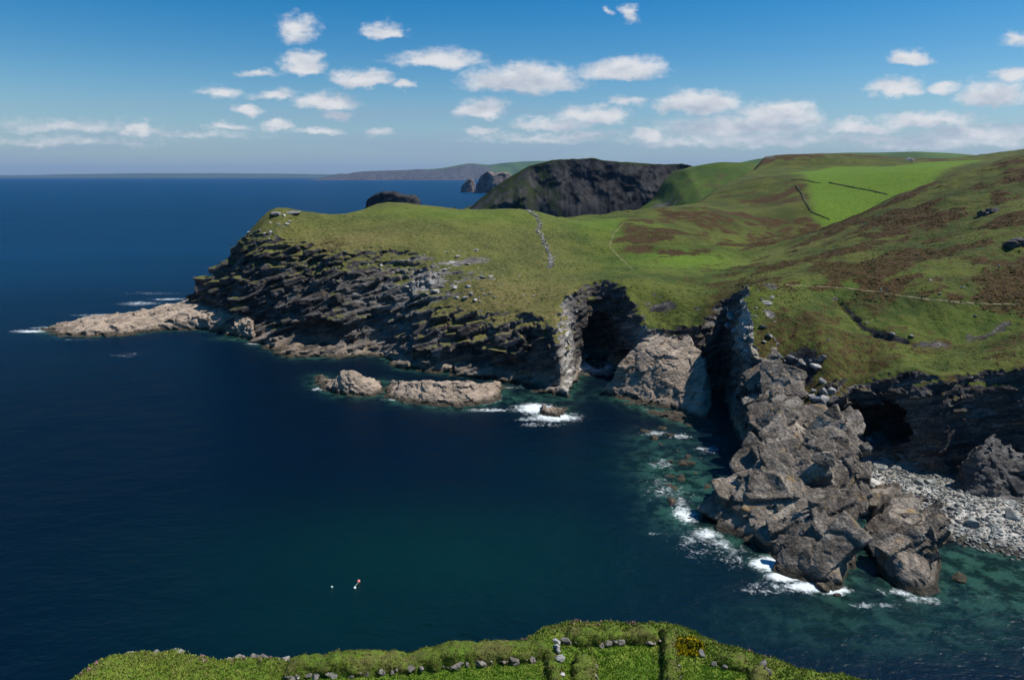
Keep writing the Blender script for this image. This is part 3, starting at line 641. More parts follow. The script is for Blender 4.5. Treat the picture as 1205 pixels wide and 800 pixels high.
# ------------------------------------------------------------------ far land
def far_mat(name, grass=True, **kw):
    m, T, b = newmat(name); g = T.new('ShaderNodeNewGeometry'); pos = g.outputs['Position']
    sc = kw.get('scale', .1)
    p = T.vmath('MULTIPLY', pos, (sc, sc, sc))
    n1 = T.noise(p, .10, 5, .62); n2 = T.noise(T.vmath('MULTIPLY', p, (1, 1, .35)), .55, 5, .68)
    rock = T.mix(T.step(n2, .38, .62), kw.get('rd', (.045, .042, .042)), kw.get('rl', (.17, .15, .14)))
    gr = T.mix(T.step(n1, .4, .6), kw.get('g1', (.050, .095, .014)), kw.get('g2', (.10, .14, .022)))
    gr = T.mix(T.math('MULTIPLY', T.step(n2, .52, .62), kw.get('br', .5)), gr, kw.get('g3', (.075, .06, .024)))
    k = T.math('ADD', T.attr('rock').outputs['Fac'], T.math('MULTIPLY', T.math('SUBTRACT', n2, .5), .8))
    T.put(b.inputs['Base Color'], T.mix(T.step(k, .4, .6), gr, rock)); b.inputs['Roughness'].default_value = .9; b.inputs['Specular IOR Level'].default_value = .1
    T.put(b.inputs['Normal'], T.bump(n2, 6*.1/sc*.5, .8)); return m
def grid_obj(name, X, Y, Z, mat, attrs=None, keep=None):
    n0, n1 = X.shape; I = np.arange(n0*n1).reshape(n0, n1)
    Q = np.stack([I[:-1, :-1], I[1:, :-1], I[1:, 1:], I[:-1, 1:]], -1).reshape(-1, 4)
    V = np.c_[X.ravel(), Y.ravel(), Z.ravel()]
    if keep is not None: Q = Q[keep.ravel()[Q].any(1)]
    return mesh_obj(name, V, Q, mat, attrs={k: v.ravel() for k, v in (attrs or {}).items()})
# rolling fields behind the spur
def build_mid():
    aa = np.radians(np.arange(2, 46, .12)); rr = np.exp(np.linspace(math.log(500), math.log(1500), 260))
    Ag, Rg = np.meshgrid(aa, rr, indexing='ij'); X = (Rg*np.sin(Ag)).astype(F4); Y = (Rg*np.cos(Ag)).astype(F4)
    H, d, T = MAIN.H(X, Y)
    H = H+fbm(X, Y, X*0, .012, 3, 71)*3.0*soft(Rg, 520, 640)+fbm(X, Y, X*0, .09, 3, 21)*.6-soft(Rg, 540, 520)*1.5
    bl = lambda px, py, Yd, rx, ry=None: blob(X, Y, Py(px, py, Yd), rx, ry)
    # a dark scarp runs along the shoulder above the field
    H = H+9*soft(Y-940+(X-330)*.15, -25, 25)*bl(960, 190, 960, 150, 140)
    gx, gy = np.gradient(H); 
    lush = np.clip(bl(990,213,780,130,150)*1.1+bl(970,245,590,50,60)*.9+bl(1070,205,760,70,150)*.9, 0, 1)
    fd, _ = poly_sd(FIELD, X, Y); lush = np.clip(soft(fd, -6, 6)+.15*lush, 0, 1)
    heath_shade = np.clip(bl(905,230,590,45,90)*1.1+bl(1000,212,720,22,12)+bl(1030,222,690,30,12)*1.0+bl(960,225,650,14,20)*1.0+bl(900,192,960,70,70)+bl(1050,188,990,120,40)+bl(985,186,1000,150,50)*.9, 0, 1)*(.35+.65*heath_patch(X*.7, Y*.7)); heath_shade = np.maximum(heath_shade, .42)*(1-soft(fd, -4, 4)*.9)  # floor outside the field is cloud shade put into the heather mask
    rock = np.clip(bl(898,196,985,8,40)*1.1, 0, 1)
    mask = np.c_[rock.ravel(), heath_shade.ravel(), lush.ravel(), np.zeros(X.size)]
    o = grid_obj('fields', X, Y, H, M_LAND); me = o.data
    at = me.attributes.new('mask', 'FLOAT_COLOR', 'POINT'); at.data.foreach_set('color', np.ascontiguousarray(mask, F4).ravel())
    struct(o)
    V = np.zeros(len(me.vertices)*3, F4); me.vertices.foreach_get('co', V); V = V.reshape(-1, 3)
    Q = np.zeros(len(me.loops), np.int32); me.loops.foreach_get('vertex_index', Q)
    return BVHTree.FromPolygons(V.tolist(), Q.reshape(-1, 4).tolist())
MBVH = build_mid()
def seen_mid(px, py):
    a, b, c = ray(px, py); d = Vector((a, b, c)).normalized()
    return MBVH.ray_cast(Vector((0, 0, EYE)), d)[:2]
def ridge(name, sky, Y0, depth, face, mat, n=(300, 70), base=0.0, nz=(.006, 8), seed=80, rockx=None, back=1.6, power=.8):
    """headland ridge: skyline heights along X at distance Y0, seaward face towards the viewer, falling away behind"""
    xs = [Py(p[0], p[1], Y0)[0] for p in sky]; zs = [Py(p[0], p[1], Y0)[2] for p in sky]
    x = np.linspace(min(xs)-10, max(xs)+10, n[0]); v = np.linspace(-1.05, back, n[1])
    X, Vv = np.meshgrid(x, v, indexing='ij'); Z0_ = np.interp(X, xs, zs)
    kk = np.hanning(9); kk /= kk.sum(); Z0_ = Z0_+fbm(X, X*0, X*0, nz[0]*4, 3, seed+9)*nz[1]*.16; Z0_ = np.apply_along_axis(lambda c: np.convolve(np.pad(c, 4, 'edge'), kk, 'valid'), 0, Z0_)
    wob = fbm(X, X*0, X*0, nz[0]*1.5, 4, seed)
    fw = np.interp(X, xs, np.broadcast_to(face, len(xs)))
    Y = Y0+np.where(Vv < 0, Vv*fw*(1+wob*.25), Vv*depth)
    t = np.clip(1+Vv, 0, 1); Z = Z0_*np.where(Vv < 0, t**power, np.clip(1-.55*(Vv/back)**2, 0, 1))
    Nn = fbm(X, Y, Z, nz[0], 5, seed+3, .55)
    Y = Y+Nn*nz[1]*3*np.where(Vv < 0, 1, 0)*np.sin(np.pi*np.clip(t, 0.02, 1)); Z = Z+Nn*nz[1]*np.where(t > .08, 1, 0)*np.where(Vv < -.02, 1, .15)-np.where(t < .05, 3, 0)
    rk = np.where(Vv < -.04, 1.0, 0.0)
    if rockx is not None: rk = rk*np.interp(X, [Py(p, 200, Y0)[0] for p, _ in rockx], [k for _, k in rockx])
    return grid_obj(name, X.astype(F4), Y.astype(F4), Z.astype(F4), mat, {'rock': rk.astype(F4)})
M_FARDARK = far_mat('far_headland', scale=.12, rd=(.011, .011, .012), rl=(.052, .050, .048), g1=(.020, .030, .010), g2=(.032, .046, .011), g3=(.03, .025, .014))  # cloud shadow on the headland is darkened into these rock and grass colours
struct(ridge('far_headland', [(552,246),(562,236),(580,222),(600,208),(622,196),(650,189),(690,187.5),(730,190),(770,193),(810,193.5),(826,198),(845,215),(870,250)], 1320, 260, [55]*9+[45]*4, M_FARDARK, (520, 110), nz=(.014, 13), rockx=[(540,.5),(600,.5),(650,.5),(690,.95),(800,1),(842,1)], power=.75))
M_FAR3 = far_mat('green_headland', scale=.1, rd=(.05, .048, .046), rl=(.13, .125, .12), g1=(.040, .072, .014), g2=(.075, .115, .02), br=.65)
struct(ridge('green_headland', [(728,262),(752,252),(775,236),(790,214),(806,200),(825,194.5),(850,190.5),(875,191),(893,193),(930,198)], 1220, 260, 210, M_FAR3, (220, 80), nz=(.008, 9), seed=86, rockx=[(770,.5),(800,.25),(815,0),(940,0)], power=.7))
M_FAR2 = far_mat('distant_land', scale=.03, rd=(.04, .042, .045), rl=(.10, .095, .09), g1=(.04, .075, .02), g2=(.07, .115, .025), br=.3)
struct(ridge('distant_hill', [(860,196),(900,186),(950,181.5),(1000,179.5),(1040,179.5),(1080,178.3),(1120,180),(1160,184),(1200,188),(1260,192)], 3300, 500, 900, M_FAR2, (160, 40), nz=(.002, 6), rockx=[(800,0),(1300,0)]))
struct(ridge('distant_coast', [(372,210.5),(384,207.5),(398,204.5),(408,205),(420,202.5),(440,201),(470,200.5),(500,199.5),(520,198),(535,195),(550,192.2),(560,192.6),(575,194),(590,192),(605,190.5),(640,189.5),(700,190)], 14500, 2500, 900, M_FAR2, (300, 50), nz=(.0012, 60), rockx=[(300,1),(540,1),(575,.55),(600,.2),(700,0)]))
struct(ridge('distant_coast', [(-120,207),(40,206.2),(70,205.2),(160,204),(250,204),(330,204.5),(400,205.5),(470,207)], 29000, 3000, 1500, M_FAR2, (120, 30), nz=(.0005, 20), rockx=[(-200,.5),(500,.5)]))
# sea stacks
def stack(px0, px1, pyb, prof, Y, label, mat, seed, group=None):
    xa, xb = Py(px0, pyb, Y)[0], Py(px1, pyb, Y)[0]; cx = (xa+xb)/2; w = (xb-xa)/2
    n = 90; a = np.linspace(0, 2*math.pi, n, endpoint=False); v = np.linspace(0, 1, 40)
    A, V_ = np.meshgrid(a, v, indexing='ij')
    s = 1-np.clip((V_-.72)/.28, 0, 1)**1.3*.97-V_*.1
    X = np.cos(A)*w*s; Yy = np.sin(A)*w*.7*s
    px = [p[0] for p in prof]; zt = [max(Py(p[0], p[1], Y)[2], 0) for p in prof]; xp = [Py(p, pyb, Y)[0]-cx for p in px]
    Z = np.interp(X, xp, zt)*np.clip(V_/.78, 0, 1)
    nn = fbm(X+seed*99, Yy, Z, .7/w*4, 5, seed, .6)
    k = .20*w; X = X+nn*k*(V_ < .99); Yy = Yy+nn*k; Z = np.maximum(Z+nn*k*.5*(V_ > .05), -2)
    I = np.arange(n*40).reshape(n, 40); J = np.r_[I, I[:1]]
    Q = np.stack([J[:-1, :-1], J[1:, :-1], J[1:, 1:], J[:-1, 1:]], -1).reshape(-1, 4)
    o = mesh_obj('sea_stack', np.c_[X.ravel(), Yy.ravel(), Z.ravel()], Q, mat, attrs={'rock': np.full(X.size, 1., F4)})
    o.location = (cx, Y, 0); return tag(o, label, 'sea stack', group)
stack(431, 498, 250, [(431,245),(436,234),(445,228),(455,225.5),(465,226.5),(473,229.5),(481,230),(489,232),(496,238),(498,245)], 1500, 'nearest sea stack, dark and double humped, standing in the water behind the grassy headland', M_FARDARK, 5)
M_STACK = far_mat('stack_rock', scale=.08, rd=(.06, .052, .05), rl=(.24, .19, .165))
stack(541, 560, 226, [(541,226),(545,217),(551,211),(556,211),(560,216)], 3550, 'smaller outer sea stack off the dark headland, on the left of the taller one', M_STACK, 6)
stack(557, 604, 228, [(557,228),(562,216),(568,206),(575,201.5),(582,205),(588,203),(596,203),(604,206)], 3400, 'taller pointed reddish sea stack partly hidden by the dark headland', M_STACK, 7)
# ------------------------------------------------------------------ loose stones, walls, paths, people, buoys
def ico(sub):
    bm = bmesh.new(); bmesh.ops.create_icosphere(bm, subdivisions=sub, radius=1)
    V = np.array([v.co[:] for v in bm.verts], F4); bm.verts.index_update(); Fc = np.array([[v.index for v in f.verts] for f in bm.faces], np.int32); bm.free(); return V, Fc
ICO1, ICO2, ICO3 = ico(1), ico(2), ico(3)
def stone_shape(base, seed, planes=11, flat=.6):
    """broken angular block: hull of a few random points"""
    r = np.random.RandomState(seed); n = planes+4
    v = r.normal(size=(n, 3)); v /= np.linalg.norm(v, axis=1, keepdims=True); v = np.sign(v)*np.abs(v)**.75
    v *= r.uniform(.8, 1.05, (n, 1))*np.array([1, r.uniform(.6, .9), flat*r.uniform(.75, 1.2)])
    bm = bmesh.new()
    for p in v: bm.verts.new(p)
    g = bmesh.ops.convex_hull(bm, input=bm.verts[:])
    bmesh.ops.delete(bm, geom=list({e for e in g['geom_interior'] if isinstance(e, bmesh.types.BMVert)}), context='VERTS')
    bmesh.ops.bevel(bm, geom=bm.edges[:], offset=.05, segments=1, affect='EDGES'); bmesh.ops.triangulate(bm, faces=bm.faces[:]); bm.verts.index_update()
    P = np.array([q.co[:] for q in bm.verts], F4); Fc = np.array([[q.index for q in f.verts] for f in bm.faces], np.int32); bm.free(); return P, Fc
_stones = {}
def stone_mesh(mat, k, flat, base=None):
    key = (mat.name, k, flat)
    if key not in _stones:
        P, Fc = stone_shape(base or ICO2, 100+k, 11, flat)
        o = mesh_obj('rock', P, Fc, mat, smooth=False); _stones[key] = o.data; bpy.data.objects.remove(o)
    return _stones[key]
def put_stone(name, mat, loc, size, label, cat, group=None, flat=.6, sink=.3, tilt=.25, k=None):
    o = bpy.data.objects.new(name, stone_mesh(mat, rnd.randrange(7) if k is None else k, flat)); COL.objects.link(o)
    o.location = (loc[0], loc[1], loc[2]+size*flat*(.5-sink)*.6); o.scale = (size, size, size)
    o.rotation_euler = (rnd.uniform(-tilt, tilt), rnd.uniform(-tilt, tilt), rnd.uniform(0, 6.28)); return tag(o, label, cat, group)
def stones_on(pts, sizes, name, mat, label, cat, group, **kw):
    for (px, py), sz in zip(pts, sizes):
        p, n = seen(px, py)
        if p is not None and p.length < 600: put_stone(name, mat, p, sz, label, cat, group, **kw)
def cloud_px(n, cx, cy, rx, ry):
    return [(cx+rnd.gauss(0, rx*.5), cy+rnd.gauss(0, ry*.5)) for _ in range(n)]
# pale stones on the headland slope
M_GREYPALE = rock_mat('weathered_rock', bump=.4, dark=(.11, .11, .11), mid=(.27, .265, .255), light=(.46, .44, .42), tan_z=(-4, -2), wet_z=(-9, -8), lichen=.2, bias=.02)
pts = cloud_px(60, 535, 320, 58, 28)+cloud_px(30, 560, 345, 56, 16)+cloud_px(30, 480, 328, 60, 22)+[(513,296),(525,297),(533,296),(541,295),(548,297),(563,294),(510,310),(521,312),(530,308),(490,306),(497,310),(515,315),(580,310),(575,345)]
stones_on(pts, [rnd.choice([.4, .5, .6, .8, 1.0, 1.4, 2.2]) for _ in pts], 'rock', M_GREYPALE, 'pale grey flat rock lying in the grass of the headland slope', 'rock', 'pale rocks on the headland slope', flat=.38, sink=.6)
pts = [(293,274),(306,271),(311,275),(318,273),(328,264),(333,267),(338,264),(341,261),(318,262),(334,254),(317,281),(305,278)]
stones_on(pts, [1.5,.9,.9,1.3,1.2,.8,1.6,1.5,1.0,1.4,.8,1.0], 'rock', M_PALE, 'white boulder on the grass near the left tip of the headland', 'rock', 'white boulders at the headland tip', flat=.6)
p, n = seen(330, 250)
for px, py, s, lab in [(324,250,4.6,'flat dark rock outcrop standing on the skyline at the left tip of the headland'),(345,249,5.2,'thin flat rock outcrop lying along the headland skyline, right of the dark one')]:
    p, n = seen(px, py+2)
    if p: put_stone('rock_outcrop', M_GREY, p, s, lab, 'rock outcrop', None, flat=.32, tilt=.05)
# ruined wall climbing over the headland
WALLST = [stone_shape(ICO1, 300+i, 8, .6) for i in range(8)]
def rubble_wall(px_path, label, name, n, size, spread, mat, find=seen, cat='stone wall'):
    P = []; Fs = []; off = 0; a = np.array(px_path, float); L = np.r_[0, np.cumsum(np.hypot(*np.diff(a, axis=0).T))]
    hits = []
    for s in np.linspace(0, L[-1], 60):
        p, nn = find(float(np.interp(s, L, a[:, 0])), float(np.interp(s, L, a[:, 1])))
        if p is not None and (not hits or np.linalg.norm(np.array(p[:])-hits[-1]) < 60): hits.append(np.array(p[:]))
    hits = np.array(hits); Lh = np.r_[0, np.cumsum(np.linalg.norm(np.diff(hits, axis=0), axis=1))]
    for i, s in enumerate(np.arange(0, Lh[-1], size*.62)):
        p = Vector([np.interp(s, Lh, hits[:, k]) for k in range(3)])
        V, Fc = WALLST[i%8]; sz = size*rnd.uniform(.6, 1.3); c, d = math.cos(i*2.4), math.sin(i*2.4)
        V = V*sz; V = np.c_[V[:, 0]*c-V[:, 1]*d, V[:, 0]*d+V[:, 1]*c, V[:, 2]]+np.array([p.x+rnd.gauss(0, spread), p.y+rnd.gauss(0, spread), p.z+sz*.15])
        P.append(V); Fs.append(Fc+off); off += len(V)
    V = np.concatenate(P); c = V.mean(0); c[2] = V[:, 2].min()
    return tag(mesh_obj(name, V, np.concatenate(Fs), mat, origin=tuple(float(v) for v in c), smooth=False), label, cat)
rubble_wall([(617,246),(628,252),(636,262),(633,272),(640,284),(645,296),(649,308),(646,316)], 'tumbled grey stone wall running over the headland towards the buttress', 'ruined_wall', 110, .75, .8, M_GREYPALE)
# pale slabs at the head of the crag and rubble beside it
pts = [(862,372),(870,366),(858,383),(866,390),(874,400),(880,412),(902,356),(908,350),(896,352),(888,372),(898,384),(905,395),(899,402),(890,362),(884,385),(870,410)]
stones_on(pts, [3.0,1.6,2.8,2.6,2.8,2.2,2.4,1.6,.8,1.0,1.8,2.0,1.2,.7,1.0,1.8], 'rock_slab', M_GREYPALE, 'pale slab of bare rock set in the grass at the head of the huge crag', 'rock slab', 'pale slabs at the head of the crag', flat=.4, tilt=.35, sink=.6)
pts = cloud_px(26, 945, 440, 26, 26)+cloud_px(14, 965, 470, 18, 24)
stones_on(pts, [rnd.choice([.6, .8, 1.1, 1.5, 2.0]) for _ in pts], 'boulder', M_GREY, 'grey boulder in the rubble between the huge crag and the grass slope', 'boulder', 'rubble boulders beside the crag', tilt=.5)
p, n = seen(962, 432); put_stone('boulder', M_PALE, p, 2.6, 'large pale leaning block on the grass edge above the rubble beside the crag', 'boulder', None, flat=.5, tilt=.4)
# outcrops on the heather hill
def outcrop(px, py, s, mat, label, seed):
    p, n = seen(px, py); r = np.random.RandomState(seed); P = []; Fs = []; off = 0
    for k in range(9):
        V, Fc = stone_shape(ICO1, seed*20+k, 9, .75); sz = s*r.uniform(.35, .75); d = np.array([r.uniform(-.8, .8)*s, r.uniform(-.3, .3)*s, 0.]); g, _ = ground(p.x+d[0], p.y+d[1])
        P.append(V*sz+np.array([g.x, g.y, g.z+sz*.25*r.uniform(.4, 1.6)])); Fs.append(Fc+off); off += len(V)
    o = mesh_obj('rock_outcrop', np.concatenate(P), np.concatenate(Fs), mat, origin=(p.x, p.y, p.z), smooth=False); tag(o, label, 'rock outcrop')
outcrop(1160, 252, 4.2, M_DARK, 'dark craggy rock outcrop halfway up the heather hill', 3)
outcrop(1199, 289, 4.6, M_DARK, 'dark rock outcrop on the heather hill at the right edge of the photo', 4)
pts = [(1133,338),(1106,346),(1148,372),(1050,393),(1072,396),(1095,330),(985,300),(1080,300),(1020,380),(975,400)]
stones_on(pts, [.9,.8,.7,1.1,1.2,.7,.8,.8,.6,.7], 'rock', M_GREY, 'small grey rock in the grass of the right hand hill', 'rock', 'small rocks on the right hand hill', tilt=.4)
p, n = seen_mid(1070, 189)
if p: put_stone('rock_outcrop', M_GREY, p, 7, 'grey craggy outcrop on the skyline above the bright green field', 'rock outcrop', None, flat=.55, tilt=.2, sink=.5)
# beach
def stone_pile(name, n, poly, smin, smax, mat, seed, z0=-.6):
    r = np.random.RandomState(seed); xs = [p[0] for p in poly]; ys = [p[1] for p in poly]; P = []; Fs = []; off = 0; shapes = [stone_shape(ICO1, 500+i, 9, .6) for i in range(12)]
    x = r.uniform(min(xs), max(xs), n*6).astype(F4); y = r.uniform(min(ys), max(ys), n*6).astype(F4); d, _ = poly_sd(poly, x, y); m = np.nonzero(d > -2)[0][:n]
    for i in m:
        p, nn = ground(float(x[i]), float(y[i]), 7.0)
        if p.z < z0 or p.z > 6: continue
        V, Fc = shapes[r.randint(12)]; sz = smin+(smax-smin)*r.rand()**2.5; a = r.uniform(0, 6.28); c, s = math.cos(a), math.sin(a); V = V*sz
        tl = r.uniform(-.4, .4); V = np.c_[V[:, 0]*c-V[:, 1]*s, V[:, 0]*s+V[:, 1]*c, V[:, 2]+V[:, 0]*tl]+np.array([p.x, p.y, p.z+sz*.2])
        P.append(V.astype(F4)); Fs.append(Fc+off); off += len(V)
    o = mesh_obj(name, np.concatenate(P), np.concatenate(Fs), mat, smooth=False); return struct(o, 'stuff')
stone_pile('beach_stones', 8500, BEACH_POLY, .2, .7, M_BEACH, 3)
stone_pile('cove_stones', 900, COVE_POLY, .3, .9, M_BEACH, 4)
def beach_boulders(n, poly, smin, smax, label, group, seed):
    r = np.random.RandomState(seed); xs = [p[0] for p in poly]; ys = [p[1] for p in poly]; k = 0
    while k < n:
        x, y = r.uniform(min(xs), max(xs)), r.uniform(min(ys), max(ys)); d, _ = poly_sd(poly, np.array([x], F4), np.array([y], F4))
        if d[0] < -1: continue
        k += 1; p, nn = ground(x, y, 7.0)
        if p.z > 6 or p.z < -.5: continue
        put_stone('boulder', M_BEACH, p, smin+(smax-smin)*r.rand()**2, label, 'boulder', group, tilt=.5)
beach_boulders(150, BEACH_POLY, .7, 2.3, 'rounded grey boulder among the stones of the beach', 'boulders on the beach', 5)
beach_boulders(30, COVE_POLY, .8, 2.2, 'grey boulder on the small stony beach at the mouth of the cave', 'boulders at the cave mouth', 6)
# rocks awash
pts = cloud_px(30, 808, 560, 34, 62)+[(770,515),(778,522),(790,512),(800,530),(812,540),(760,508)]
for px, py in pts:
    x, y, z = Pz(px, py); put_stone('sea_rock', M_TAN, (x, y, rnd.uniform(-1.3, -.35)), rnd.uniform(.9, 2.6), 'rock awash in the green shallows left of the huge crag', 'rock', 'rocks awash beside the crag', flat=.5, sink=.3)
for px, py, s, dz, lab in [(968,692,2.0,.1,'tan rock in the white surf at the foot of the huge crag'),(1130,681,2.2,-.35,'low round rock in green water off the beach'),(785,628,1.0,-.3,'small lone rock awash left of the foot of the huge crag'),(985,700,.9,0,'small rock at the right end of the surf below the huge crag')]:
    x, y, z = Pz(px, py); put_stone('sea_rock', M_TAN, (x, y, dz), s, lab, 'rock', None, flat=.5)
p, n = seen(1036, 572)
put_stone('rock_slab', M_PALE, Pz(1030, 570, 3.4), 4.2, 'large smooth whitish slab lying on the beach behind the low brown ridge', 'rock slab', None, flat=.34, tilt=.25)
# field walls and hedge banks
M_HEDGE = simple('hedge_bank', (.085, .092, .042), .95, .4, .45)
def bank(px_path, h, w, label, name, mat, find, step=1.5, cat='hedge bank'):
    pts = []
    for (a, b) in zip(px_path[:-1], px_path[1:]):
        m = max(2, int(math.hypot(b[0]-a[0], b[1]-a[1])/1.2))
        for i in range(m):
            t = i/m; p, nn = find(a[0]+(b[0]-a[0])*t, a[1]+(b[1]-a[1])*t)
            if p is not None: pts.append(np.array(p[:]))
    if len(pts) < 3: return
    pts = np.array(pts); d = np.gradient(pts, axis=0); d[:, 2] = 0; d /= np.linalg.norm(d, axis=1, keepdims=True)+1e-9; sd = np.c_[d[:, 1], -d[:, 0], d[:, 2]*0]
    prof = [(-1, -.5), (-.85, .55), (-.45, .95), (0, 1.05), (.45, .95), (.85, .55), (1, -.5)]
    V = []
    for i, p in enumerate(pts):
        for j, (u, v) in enumerate(prof):
            e = 1+rnd.uniform(-.22, .22)+.5*math.sin(i*1.7+math.sin(i*.6)*2)*rnd.random(); V.append(p+sd[i]*u*w*.5*e+np.array([0, 0, v*h*e]))
    m = len(prof); I = np.arange(len(pts)*m).reshape(-1, m); Q = np.stack([I[:-1, :-1], I[:-1, 1:], I[1:, 1:], I[1:, :-1]], -1).reshape(-1, 4)
    V = np.array(V); c = V.mean(0); c[2] = V[:, 2].min()
    return tag(mesh_obj(name, V, Q, mat, origin=tuple(float(v) for v in c)), label, cat)
def either(px, py):
    p, n = seen(px, py); q, m = seen_mid(px, py)
    if p is None: return q, m
    if q is None: return p, n
    e = Vector((0, 0, EYE)); return (p, n) if (p-e).length < (q-e).length else (q, m)
for pts_, n_, lab in [([(937,219),(944,229),(949,241),(955,250),(966,254),(975,258)], 110, 'dark hedge bank winding downhill on the left of the bright green field'),
        ([(931,212),(945,212),(965,216)], 60, 'short dark hedge bank across the top of the green valley side'), ([(975,215),(1000,220),(1022,224),(1044,229)], 120, 'long dark hedge bank crossing the bright green field')]:
    rubble_wall(pts_, lab, 'hedge_bank', int(n_*2.4), .95, .3, M_HEDGE, either, 'hedge bank')
rubble_wall([(890,282),(905,279),(922,276)], 'short dark wall on the valley floor behind the spur', 'field_wall', 50, .5, .25, M_HEDGE, either, 'field wall')
# footpaths
M_PATH = simple('path', (.17, .155, .085), .95, .5, .45)
def path(px_path, w, name='path', find=seen):
    pts = []
    for (a, b) in zip(px_path[:-1], px_path[1:]):
        for i in range(24):
            t = i/24; p, nn = find(a[0]+(b[0]-a[0])*t, a[1]+(b[1]-a[1])*t)
            if p is not None: pts.append(np.array(p[:]))
    pts = np.array(pts); k = np.ones(9)/9; sm = np.c_[[np.convolve(np.pad(pts[:, c], 4, 'edge'), k, 'valid') for c in (0, 1)]].T
    d = np.gradient(sm, axis=0); d /= np.linalg.norm(d, axis=1, keepdims=True)+1e-9; s = np.c_[d[:, 1], -d[:, 0]]; V = []
    for i, p in enumerate(sm):
        ww = w*(1+.5*math.sin(i*.7)*rnd.random())
        for u in (-.5, 0, .5):
            x, y = p+s[i]*u*ww; g, _ = ground(float(x), float(y)); V.append((x, y, g.z+.06+(.03 if u == 0 else 0)))
    I = np.arange(len(sm)*3).reshape(-1, 3); Q = np.stack([I[:-1, :-1], I[:-1, 1:], I[1:, 1:], I[1:, :-1]], -1).reshape(-1, 4)
    return struct(mesh_obj(name, V, Q, M_PATH))
path([(890,334),(930,336),(985,338),(1036,344),(1080,351),(1130,356),(1170,358),(1203,358)], .5)
path([(735,262),(722,275),(717,290),(730,304),(746,318)], .5)
# people
def sdf_person(pose):
    h = .028; xs = np.arange(-.45, .45, h); ys = np.arange(-.45, .45, h); zs = np.arange(-.06, 1.85, h)
    X, Y, Z = np.meshgrid(xs, ys, zs, indexing='ij'); F = np.full(X.shape, 9.)
    def cap(F, a, b, ra, rb, k=.035):
        a = np.array(a); b = np.array(b); d = b-a; t = np.clip(((X-a[0])*d[0]+(Y-a[1])*d[1]+(Z-a[2])*d[2])/(d@d), 0, 1)
        D = np.sqrt((X-a[0]-t*d[0])**2+(Y-a[1]-t*d[1])**2+(Z-a[2]-t*d[2])**2)-(ra+(rb-ra)*t)
        hh = np.clip(.5+.5*(F-D)/k, 0, 1); return F*(1-hh)+D*hh-k*hh*(1-hh)
    s = pose
    for sg in (-1, 1):
        F = cap(F, (.09*sg, 0, .92), (.10*sg, .10*s*sg, .50), .088, .062); F = cap(F, (.10*sg, .10*s*sg, .50), (.10*sg, .02-.16*s*sg*-1*.6, .09), .058, .042)
        F = cap(F, (.10*sg, .10*s*sg, .05), (.105*sg, .10*s*sg-.15, .035), .045, .04)
        F = cap(F, (.19*sg, 0, 1.43), (.24*sg, -.06*s*sg, 1.16), .055, .043); F = cap(F, (.24*sg, -.06*s*sg, 1.16), (.22*sg, -.06*s*sg-.10, .92), .04, .03); F = cap(F, (.22*sg, -.06*s*sg-.10, .92), (.215*sg, -.06*s*sg-.12, .82), .036, .024)
    F = cap(F, (0, 0, .95), (0, 0, 1.12), .145, .135); F = cap(F, (-.07, 0, 1.15), (-.10, 0, 1.40), .115, .10); F = cap(F, (.07, 0, 1.15), (.10, 0, 1.40), .115, .10)
    F = cap(F, (0, 0, 1.45), (0, -.01, 1.56), .06, .052); F = cap(F, (0, -.01, 1.63), (0, 0, 1.70), .085, .10); F = cap(F, (0, -.10, 1.64), (0, -.12, 1.62), .014, .012, .02)
    P, Q = iso(F); return np.c_[xs[0]+P[:, 0]*h, ys[0]+P[:, 1]*h, zs[0]+P[:, 2]*h], Q
def person(px, py, pose, yaw, shirt, legs, hair, label):
    p, n = seen(px, py); V, Q = sdf_person(pose)
    mk = lambda nm, c: simple(nm, c, .8, 8, .15)
    z = V[Q, 2].mean(1); ax = np.abs(V[Q, 0].mean(1)); y = V[Q, 1].mean(1)
    mi = np.where(z > 1.50, 0, np.where(z > .95, 1, 2)); mi = np.where((ax > .17) & (z < 1.12), 0, mi); mi = np.where(z < .09, 3, mi)
    root = empty('person', (p.x, p.y, p.z), label, 'person', None); root.rotation_euler = (0, 0, yaw)
    mesh_obj('body', V, Q, parent=root, mats=[mk('skin', (.45, .28, .2)), mk('shirt', shirt), mk('trousers', legs), mk('shoes', (.05, .04, .04))], midx=mi)
    hv, hf = ICO2; hp = hv*np.array([.108, .118, .10])+np.array([0, .018, 1.715]); keep = ~((hp[hf][:, :, 1].mean(1) < -.05) & (hp[hf][:, :, 2].mean(1) < 1.73))
    mesh_obj('hair', hp, hf[keep], mk('hair', hair), parent=root)
person(1036, 344, .8, 1.4, (.8, .8, .8), (.55, .55, .56), (.08, .05, .03), 'person in white standing on the grassy cliff path')
person(1043, 344.5, -.8, 1.7, (.05, .08, .16), (.05, .05, .07), (.06, .04, .03), 'person in dark blue on the cliff path, just right of the one in white')
person(1175, 317, .6, 2.6, (.75, .62, .60), (.12, .05, .05), (.1, .06, .04), 'person in a pale top standing among the heather high on the right hand hill')
